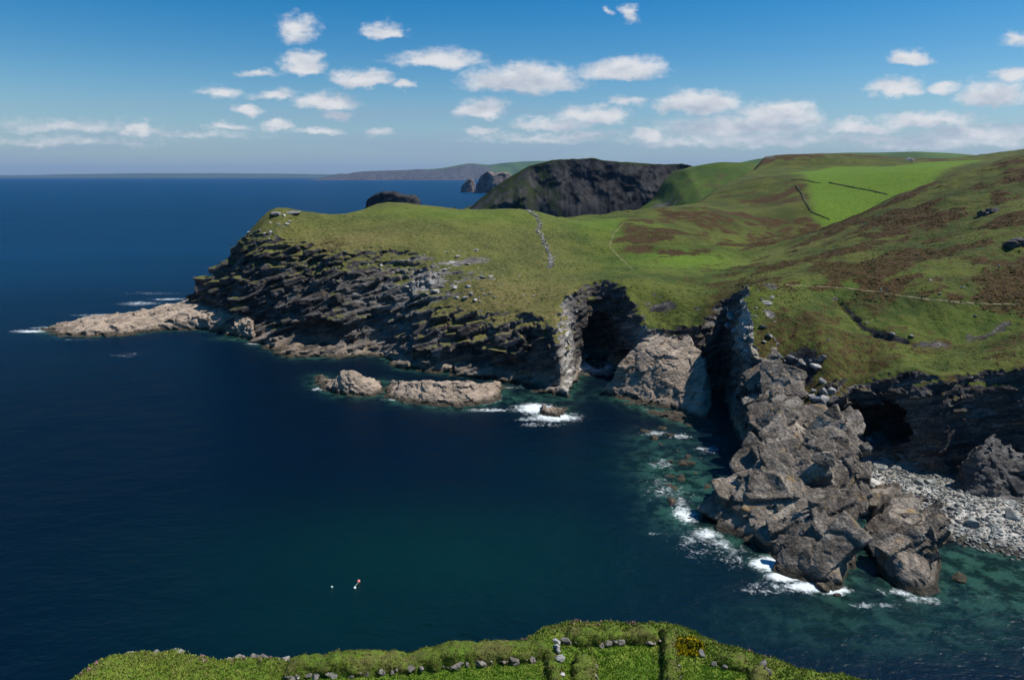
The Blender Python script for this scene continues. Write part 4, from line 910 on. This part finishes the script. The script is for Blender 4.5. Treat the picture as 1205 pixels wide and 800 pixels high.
# buoys
def lathe(prof, n=20):
    V = []; 
    for r, z in prof:
        for i in range(n): V.append((r*math.cos(i*2*math.pi/n), r*math.sin(i*2*math.pi/n), z))
    Q = [(j*n+i, j*n+(i+1) % n, (j+1)*n+(i+1) % n, (j+1)*n+i) for j in range(len(prof)-1) for i in range(n)]; return np.array(V), Q
def torus(R, r, cz, n=14, m=8):
    V = [((R+r*math.cos(b))*math.cos(a), r*math.sin(b), cz+(R+r*math.cos(b))*math.sin(a)) for a in np.linspace(0, 2*math.pi, n, endpoint=False) for b in np.linspace(0, 2*math.pi, m, endpoint=False)]
    Q = [(i*m+j, i*m+(j+1) % m, ((i+1) % n)*m+(j+1) % m, ((i+1) % n)*m+j) for i in range(n) for j in range(m)]; return np.array(V), Q
def buoy(px, py, r, col, label):
    x, y, z = Pz(px, py); root = empty('buoy', (x, y, 0), label, 'buoy'); m = simple('buoy_paint', col, .4, 2, .1)
    a = np.linspace(-math.pi/2, math.pi/2, 14); V, Q = lathe([(max(r*math.cos(t), .002), r*math.sin(t)+r*.45) for t in a]+[(r*.16, r*1.46), (r*.16, r*1.62), (.002, r*1.62)])
    mesh_obj('float', V, Q, m, parent=root); V, Q = torus(r*.2, r*.06, r*1.78); mesh_obj('ring', V, Q, simple('buoy_ring', (.2, .2, .2), .5), parent=root); return (x, y)
b1 = buoy(422, 684.5, .34, (.80, .22, .20), 'red round buoy floating in the bay, upper end of the rope')
b2 = buoy(417.5, 692, .27, (.75, .85, .82), 'white buoy floating in the bay, roped to the red one')
buoy(390.5, 691, .24, (.42, .62, .50), 'small pale green buoy floating alone, leftmost of the three in the bay')
def rope(a, b):
    n = 24; V = []; m = 6
    for i in range(n):
        t = i/(n-1); c = np.array([a[0]+(b[0]-a[0])*t+math.sin(t*6)*.12*math.sin(t*3.14), a[1]+(b[1]-a[1])*t, .17])
        for j in range(m): V.append(c+np.array([math.cos(j*1.047)*.045, 0, math.sin(j*1.047)*.045]))
    Q = [(i*m+j, i*m+(j+1) % m, (i+1)*m+(j+1) % m, (i+1)*m+j) for i in range(n-1) for j in range(m)]
    V = np.array(V)-np.array([a[0], a[1], 0]); o = mesh_obj('rope', V, Q, simple('rope', (.35, .45, .38), .8)); o.location = (a[0], a[1], 0); tag(o, 'pale rope floating between the red and the white buoy', 'rope')
rope(b1, b2)
# heather and bracken tussocks on the right hand hill
def heather():
    r = np.random.RandomState(21); P = []; Fs = []; off = 0; shapes = []
    for i in range(10):
        V, Fc = ICO1; n = fbm(V[:, 0]*2+i*9, V[:, 1]*2, V[:, 2]*2, 1., 2, 5); shapes.append(((V*(1+n[:, None]*.7)*np.array([1, 1, .55])).astype(F4), Fc))
    k = 0
    X_ = r.uniform(55, 330, 90000).astype(F4); Y_ = r.uniform(185, 430, 90000).astype(F4); hp = heath_patch(X_, Y_)
    for i in np.nonzero(hp > .35)[0]:
        p, nn = ground(float(X_[i]), float(Y_[i]))
        if nn.z < .72 or p.z < 38 or p.x < 62+r.uniform(0, 45): continue
        q = p-Vector((0, 0, EYE)); 
        if abs(q.x/max(q.y, 1)) > .85 or p.length > 440: continue
        V, Fc = shapes[r.randint(10)]; sz = r.uniform(.22, .62); a = r.uniform(0, 6.28); c, s = math.cos(a), math.sin(a)
        V = np.c_[V[:, 0]*c-V[:, 1]*s, V[:, 0]*s+V[:, 1]*c, V[:, 2]*.75]*sz+np.array([p.x, p.y, p.z-sz*.12]); P.append(V.astype(F4)); Fs.append(Fc+off); off += len(V); k += 1
        if k > 9000: break
    m, T, b = newmat('heather'); pos = T.new('ShaderNodeNewGeometry').outputs['Position']; n1 = T.noise(pos, .12, 4, .65); n2 = T.noise(pos, 3, 3, .7)
    c = T.mix(T.step(n1, .42, .58), (.036, .044, .010), (.078, .052, .022)); c = T.mul(T.step(n2, .35, .6, .4, 0), c, (.4, .4, .35)); T.put(b.inputs['Base Color'], c); b.inputs['Roughness'].default_value = .95; b.inputs['Specular IOR Level'].default_value = .1
    T.put(b.inputs['Normal'], T.bump(n2, .3)); struct(mesh_obj('heather', np.concatenate(P), np.concatenate(Fs), m, smooth=False), 'stuff')
heather()

def tussocks():
    r = np.random.RandomState(31); P = []; Fs = []; off = 0; shapes = []
    for i in range(8):
        V, Fc = ICO1; n = fbm(V[:, 0]*2+i*9, V[:, 1]*2, V[:, 2]*2, 1., 2, 5); shapes.append(((V*(1+n[:, None]*.6)*np.array([1, 1, .5])).astype(F4), Fc))
    for n_, x0, x1, y0, y1, zmin, s0, s1 in [(7000, 58, 230, 178, 300, 22, .16, .42), (6500, -160, 60, 255, 400, 20, .2, .5)]:
        X_ = r.uniform(x0, x1, n_).astype(F4); Y_ = r.uniform(y0, y1, n_).astype(F4); v = fbm(X_, Y_, X_*0, .08, 3, 97)
        for i in np.nonzero(v > -.12)[0]:
            p, nn = ground(float(X_[i]), float(Y_[i]))
            if nn.z < .80 or p.z < zmin: continue
            V, Fc = shapes[r.randint(8)]; sz = r.uniform(s0, s1); a = r.uniform(0, 6.28); c, s = math.cos(a), math.sin(a)
            V = np.c_[V[:, 0]*c-V[:, 1]*s, V[:, 0]*s+V[:, 1]*c, V[:, 2]]*sz+np.array([p.x, p.y, p.z-sz*.05]); P.append(V.astype(F4)); Fs.append(Fc+off); off += len(V)
    m, T, b = newmat('tussock'); pos = T.new('ShaderNodeNewGeometry').outputs['Position']; n1 = T.noise(pos, .09, 4, .65); n2 = T.noise(pos, 3, 3, .7)
    c = T.mix(T.step(n1, .40, .60), (.048, .070, .013), (.120, .118, .034)); c = T.mul(T.step(n2, .35, .6, .35, 0), c, (.45, .45, .35)); T.put(b.inputs['Base Color'], c); b.inputs['Roughness'].default_value = .95; b.inputs['Specular IOR Level'].default_value = .1
    struct(mesh_obj('grass_tussocks', np.concatenate(P), np.concatenate(Fs), m, smooth=True), 'stuff')
tussocks()
# ------------------------------------------------------------------ near clifftop with turf-covered ruins
FZ = 58.0
EDGE = [(40,822),(92,788),(118,772),(145,766),(180,763),(213,761),(222,769),(262,773),(300,770),(345,772),(395,769),(440,768),(500,768),(545,764),(585,757),(615,747),(640,733),(668,728),(700,726),(740,728),(785,731),(820,739),(860,756),(905,769),(950,783),(1000,793),(1040,800),(1085,822)]
fp = [(*Pz(px, py, FZ)[:2], 1.3) for px, py in EDGE]
FPOLY = fp+[(26, 12, 2), (26, -30, 2), (-40, -30, 2), (-40, 12, 2)]
BANKS = []      # (polyline world, width, height)
def wpt(l): return [Pz(px, py, FZ)[:2] for px, py in l]
BANKS = [('long low turf-covered ruined wall with stones at its foot along the clifftop edge', wpt([(335,790),(440,785),(560,775),(648,767)]), 1.15, .80),
 ('ruined wall end with a pale stone edge pointing at the viewer, leftmost of the short walls', wpt([(646,768),(651,785),(655,815)]), .7, .9),
 ('short thick grassy ruined wall between the stone edged wall end and the lawn', wpt([(690,773),(688,790),(686,815)]), 1.0, .85),
 ('turf-covered ruined wall along the back of the square lawn', wpt([(664,750),(700,753),(740,752),(776,750)]), .9, .8),
 ('turf-covered ruined wall on the right side of the square lawn beside the yellow gorse', wpt([(786,746),(788,770),(791,815)]), .8, .9),
 ('bushy grassy ruined wall stub right of the yellow gorse', wpt([(842,774),(862,779),(884,783)]), 1.1, .6),
 ('rightmost turf-covered ruined wall sloping down along the clifftop edge', wpt([(886,783),(892,796),(895,818)]), .9, .7)]
def fore_H(X, Y):
    d, _ = poly_sd(FPOLY, X, Y); d = d+fbm(X, Y, X*0, .9, 3, 51)*.28
    z = FZ+fbm(X, Y, X*0, .35, 3, 52)*.16+fbm(X, Y, X*0, 1.6, 2, 53)*.07
    rim = np.exp(-((d-.6)/.7)**2)*.22; z = z+rim
    z = np.where(d > 0, z-.35*np.exp(-np.maximum(d, 0)/.35), z-.35+d*1.9)
    z = np.where(Y < 20, z+(20-Y)*.55*soft(Y, 20, 10), z)
    return z.astype(F4), d
def turf_mat():
    m, T, b = newmat('turf'); pos = T.new('ShaderNodeNewGeometry').outputs['Position']
    n1 = T.noise(pos, .55, 4, .6); n2 = T.noise(pos, 3.2, 4, .7); n3 = T.noise(pos, 14, 3, .7)
    c = T.mix(T.step(n1, .38, .62), (.095, .17, .018), (.165, .22, .032)); c = T.mix(T.math('MULTIPLY', T.step(n2, .52, .68), .55), c, (.16, .15, .045))
    rough = T.attr('rough').outputs['Fac']
    c = T.mix(T.math('MULTIPLY', rough, T.step(n2, .4, .58)), c, (.085, .095, .026)); c = T.mix(T.math('MULTIPLY', rough, T.step(n1, .5, .62, 0, .6)), c, (.12, .085, .05))
    c = T.mul(T.step(n3, .38, .6, .45, 0), c, (.4, .42, .3))
    z = T.sep(pos)[2]; c = T.mix(T.step(z, 57.0, 55.5, 0, 1), c, (.09, .08, .07))
    T.put(b.inputs['Base Color'], c); b.inputs['Roughness'].default_value = .9; b.inputs['Specular IOR Level'].default_value = .12
    T.put(b.inputs['Normal'], T.bump(n3, .08)); return m
M_TURF = turf_mat()
def build_fore():
    gx = np.arange(-26, 22, .11); gy = np.r_[np.arange(-25, 21, 1.5), np.arange(21, 36, .11)]
    X, Y = np.meshgrid(gx, gy, indexing='ij'); X = X.astype(F4); Y = Y.astype(F4); Z, d = fore_H(X, Y)
    o = grid_obj('clifftop', X, Y, Z, M_TURF, {'rough': np.clip(soft(d, 1.6, .3)*.9+fbm(X, Y, X*0, .5, 2, 55)*.3, 0, 1).astype(F4)}, keep=(d > -12))
    struct(o)
build_fore()
def fz(x, y):
    z, d = fore_H(np.array([x], F4), np.array([y], F4)); return float(z[0])
TUFT = []
M_WALLST = rock_mat('wall_stone', bump=.2, dark=(.06, .055, .05), mid=(.16, .15, .135), light=(.30, .285, .26), tan_z=(-4, -2), wet_z=(-9, -8), lichen=.3)
for bi, (lab, pl, w, h) in enumerate(BANKS):
    a = np.array(pl); L = np.r_[0, np.cumsum(np.hypot(*np.diff(a, axis=0).T))]; n = int(L[-1]/.1)+2; s = np.linspace(0, L[-1], n)
    c = np.c_[np.interp(s, L, a[:, 0]), np.interp(s, L, a[:, 1])]; d = np.gradient(c, axis=0); d /= np.linalg.norm(d, axis=1, keepdims=True)+1e-9; sd = np.c_[d[:, 1], -d[:, 0]]
    th = np.linspace(0, math.pi, 17); pu = -np.sign(np.cos(th))*np.abs(np.cos(th))**.6; pv = np.abs(np.sin(th))**.75
    base = np.array([fz(*p) for p in c]); endf = np.clip(np.minimum(np.arange(n), n-1-np.arange(n))/4, 0, 1)**.5
    V = np.zeros((n, 17, 3), F4); hv = h*.74*(1+fbm(s, s*0, s*0, .7, 3, 60+bi)*.6)
    V[..., 0] = c[:, None, 0]+sd[:, None, 0]*pu*w*.5; V[..., 1] = c[:, None, 1]+sd[:, None, 1]*pu*w*.5; V[..., 2] = base[:, None]-.12+(hv*endf)[:, None]*pv+.0
    f = V.reshape(-1, 3); nn = fbm(f[:, 0], f[:, 1], f[:, 2], 2.2, 3, 66)[:, None]; cen = np.repeat(np.c_[c, base+.2], 17, 0)
    f = f+(f-cen)/(np.linalg.norm(f-cen, axis=1, keepdims=True)+1e-6)*nn*.26
    I = np.arange(n*17).reshape(n, 17); Q = np.stack([I[:-1, :-1], I[:-1, 1:], I[1:, 1:], I[1:, :-1]], -1).reshape(-1, 4)
    mid = c[n//2]; org = (float(mid[0]), float(mid[1]), float(base[n//2]))
    root = empty('ruined_wall', org, lab, 'ruined wall', 'turf-covered ruins on the clifftop')
    b_ = mesh_obj('turf_bank', f-np.array(org), Q, M_TURF, parent=root, attrs={'rough': np.full(len(f), .75, F4)})
    TUFT.append((f, Q))
    cnt = {0: 40, 1: 12, 3: 14}.get(bi, 3)
    for k in range(cnt):
        i = rnd.randrange(n) if bi != 0 else int(np.clip((k+.5)/cnt+rnd.gauss(0, .05), .03, .97)*(n-1)); side = 1 if sd[i, 1] < 0 else -1
        if bi == 1: side = 1 if sd[i, 0] > 0 else -1
        p = c[i]+sd[i]*side*w*.47
        o = bpy.data.objects.new('stone', stone_mesh(M_GREYPALE if bi == 1 else M_WALLST, rnd.randrange(7), .6)); COL.objects.link(o); o.parent = root
        sz = rnd.choice([.10, .14, .18, .24, .30]); o.location = (float(p[0])-org[0], float(p[1])-org[1], fz(*p)-org[2]+(rnd.uniform(.05, .2) if bi != 1 else rnd.uniform(.15, .75))); o.scale = (sz, sz, sz); o.rotation_euler = (rnd.uniform(-.3, .3), rnd.uniform(-.3, .3), rnd.uniform(0, 6))
# stones along the rim
def rim(pts, smin, smax, mat, label, group):
    for px, py in pts:
        x, y, _ = Pz(px, py, FZ); put_stone('rock', mat, (x, y, fz(x, y)), rnd.uniform(smin, smax), label, 'rock', group, tilt=.4, sink=.1)
rim([(rnd.uniform(262, 348), rnd.uniform(767, 774)) for _ in range(24)], .2, .38, M_WALLST, 'grey stone in the row along the clifftop edge left of the long ruined wall', 'grey stones on the clifftop edge')
M_OCHRE = rock_mat('lichen_rock', bump=.2, dark=(.2, .14, .06), mid=(.36, .25, .10), light=(.5, .38, .2), tan_z=(-4, -2), wet_z=(-9, -8), lichen=.7)
rim([(507,765),(517,764),(528,764),(538,763),(552,761),(560,760),(578,757),(586,755),(598,751)], .24, .42, M_OCHRE, 'ochre lichen-covered stone on the clifftop edge behind the long ruined wall', 'ochre stones on the clifftop edge')
rim([(205,764),(213,765),(150,767),(183,765)], .2, .36, M_WALLST, 'grey stone on the grassy clifftop edge at the far left', 'stones on the left clifftop edge')
rim([(353,795)], .3, .34, M_PALE, 'single pale stone in the grass at the left end of the long ruined wall', None)
rim([(823,766)], .4, .44, M_GREY, 'round grey stone beside the yellow gorse bush', None)
# leaves and blades
def blades(name, P0, hmin, hmax, per, mat, seed, lean=.5, width=.022, parent=None, kind='stuff', org=(0, 0, 0)):
    r = np.random.RandomState(seed); n = len(P0)*per; b = np.repeat(P0, per, 0)+np.c_[r.normal(0, .05, (n, 2)), np.zeros(n)]
    a = r.uniform(0, 6.28, n); h = r.uniform(hmin, hmax, n); le = r.uniform(.1, lean, n)*h; w = width*r.uniform(.7, 1.5, n); ca, sa = np.cos(a), np.sin(a)
    d = r.uniform(0, 6.28, n)
    p1 = b+np.c_[-ca*w, -sa*w, -.02*np.ones(n)]; p2 = b+np.c_[ca*w, sa*w, -.02*np.ones(n)]; m1 = b+np.c_[ca*w*.7+np.cos(d)*le*.4, sa*w*.7+np.sin(d)*le*.4, h*.6]; m0 = b+np.c_[-ca*w*.7+np.cos(d)*le*.4, -sa*w*.7+np.sin(d)*le*.4, h*.6]
    t = b+np.c_[np.cos(d)*le, np.sin(d)*le, h]
    V = np.stack([p1, p2, m1, m0, t], 1).reshape(-1, 3); i = np.arange(n)*5
    T3 = np.concatenate([np.c_[i, i+1, i+2], np.c_[i, i+2, i+3], np.c_[i+3, i+2, i+4]])
    o = mesh_obj(name, V-np.array(org), T3, mat, parent=parent); 
    if kind: struct(o, kind)
    return o
def blade_mat(name, c0, c1, c2):
    m, T, b = newmat(name); pos = T.new('ShaderNodeNewGeometry').outputs['Position']
    n1 = T.noise(pos, .7, 4, .65); n2 = T.noise(pos, 9, 2, .6); c = T.mix(T.step(n1, .38, .62), c0, c1); c = T.mix(T.step(n2, .5, .68), c, c2)
    T.put(b.inputs['Base Color'], c); b.inputs['Roughness'].default_value = .7; b.inputs['Specular IOR Level'].default_value = .15; return m
def grass():
    r = np.random.RandomState(77); n = 30000; x = r.uniform(-24, 19, n).astype(F4); y = r.uniform(24, 33.5, n).astype(F4); z, d = fore_H(x, y)
    lawn = poly_sd([(*p, 1) for p in wpt([(700,760),(768,758),(772,815),(698,815)])], x, y)[0] > 0
    for q in ([(330,800),(440,795),(560,785),(636,777),(640,830),(300,830)], [(798,772),(835,782),(875,792),(884,830),(798,830)], [(656,770),(672,768),(672,830),(662,830)]): lawn |= poly_sd([(*p, 1) for p in wpt(q)], x, y)[0] > 0
    m = (d > -.7) & ~lawn
    M_B = blade_mat('grass_blade', (.15, .25, .028), (.26, .33, .048), (.42, .37, .14))
    P = np.c_[x, y, z][m]
    W_ = []; M_W = blade_mat('wall_grass_blade', (.10, .14, .024), (.20, .23, .042), (.34, .27, .11))
    for f, Q in TUFT:
        c = f[Q].mean(1); k = r.randint(0, len(c), int(len(c)*.9)); W_.append(c[k])
    blades('grass', P, .03, .11, 6, M_B, 5); blades('wall_grass', np.concatenate(W_), .015, .05, 4, M_W, 15)
    ml = lawn & (d > 0); blades('lawn_grass', np.repeat(np.c_[x, y, z][ml], 3, 0)+np.c_[r.uniform(-.12, .12, (ml.sum()*3, 2)), np.zeros(ml.sum()*3)], .03, .07, 4, blade_mat('lawn_blade', (.17, .33, .03), (.24, .40, .04), (.34, .38, .09)), 6)
    # thrift along the rim
    e = (d > -.3) & (d < .8) & (r.rand(n) < .05) & (fbm(x, y, x*0, .5, 2, 57) > .1)
    blades('thrift', np.c_[x, y, z+.08][e], .03, .09, 8, blade_mat('thrift_flower', (.42, .22, .24), (.5, .32, .3), (.45, .36, .15)), 8, width=.035)
grass()
def gorse(px, py, R, label):
    x, y, _ = Pz(px, py, FZ); z = fz(x, y); root = empty('gorse_bush', (x, y, z), label, 'bush'); r = np.random.RandomState(int(px))
    def pts(n, lo):
        v = r.normal(size=(n, 3)); v /= np.linalg.norm(v, axis=1, keepdims=True); v[:, 2] = np.abs(v[:, 2]); k = 1+fbm(v[:, 0]*3, v[:, 1]*3, v[:, 2]*3, 1, 2, 3)*.35
        return v*(k*r.uniform(lo, 1, n)*R)[:, None]*np.array([1.2, .9, .75])
    blades('foliage', pts(1500, .4), .05, .14, 5, blade_mat('gorse_leaf', (.028, .048, .010), (.045, .065, .014), (.06, .07, .02)), 9, parent=root, kind=None, width=.02)
    blades('flowers', pts(420, .95), .04, .08, 5, blade_mat('gorse_flower', (.78, .62, .02), (.85, .70, .03), (.7, .6, .04)), 10, parent=root, kind=None, width=.03)
    st = []
    V = []; Q = []
    for k in range(6):
        a = k*1.05; o_ = len(V)
        for t in (0, .5, 1):
            for j in range(5): V.append((math.cos(a)*t*R*.6+.03*(1-t*.5)*math.cos(j*1.256), math.sin(a)*t*R*.5+.03*(1-t*.5)*math.sin(j*1.256), t*R*.5-.05))
        Q += [(o_+i*5+j, o_+i*5+(j+1) % 5, o_+(i+1)*5+(j+1) % 5, o_+(i+1)*5+j) for i in range(2) for j in range(5)]
    mesh_obj('stem', V, Q, simple('gorse_stem', (.08, .06, .04), .9), parent=root)
gorse(808, 762, .62, 'yellow-flowering gorse bush at the corner of the ruined walls')
# ------------------------------------------------------------------ air
def build_haze():
    bm = bmesh.new(); bmesh.ops.create_cube(bm, size=1.0)
    for v in bm.verts: v.co = Vector((v.co.x*70000, v.co.y*70000, 270+v.co.z*560)) 
    me = bpy.data.meshes.new('haze'); bm.to_mesh(me); bm.free()
    o = bpy.data.objects.new('haze', me); COL.objects.link(o); o['kind'] = 'stuff'
    m = bpy.data.materials.new('haze'); m.use_nodes = True; T = NT(m.node_tree); T.n.clear()
    out = T.new('ShaderNodeOutputMaterial'); v = T.new('ShaderNodeVolumePrincipled')
    v.inputs['Color'].default_value = (.26, .52, 1, 1); v.inputs['Density'].default_value = HAZE_DENSITY; v.inputs['Anisotropy'].default_value = .2
    T.l.new(v.outputs[0], out.inputs['Volume']); me.materials.append(m)
build_haze()
SC.cycles.max_bounces = 4; SC.cycles.diffuse_bounces = 1; SC.cycles.glossy_bounces = 2; SC.cycles.transparent_max_bounces = 6
SC.cycles.caustics_reflective = False; SC.cycles.caustics_refractive = False; SC.cycles.volume_bounces = 0
SC.cycles.use_adaptive_sampling = True; SC.cycles.adaptive_threshold = .02
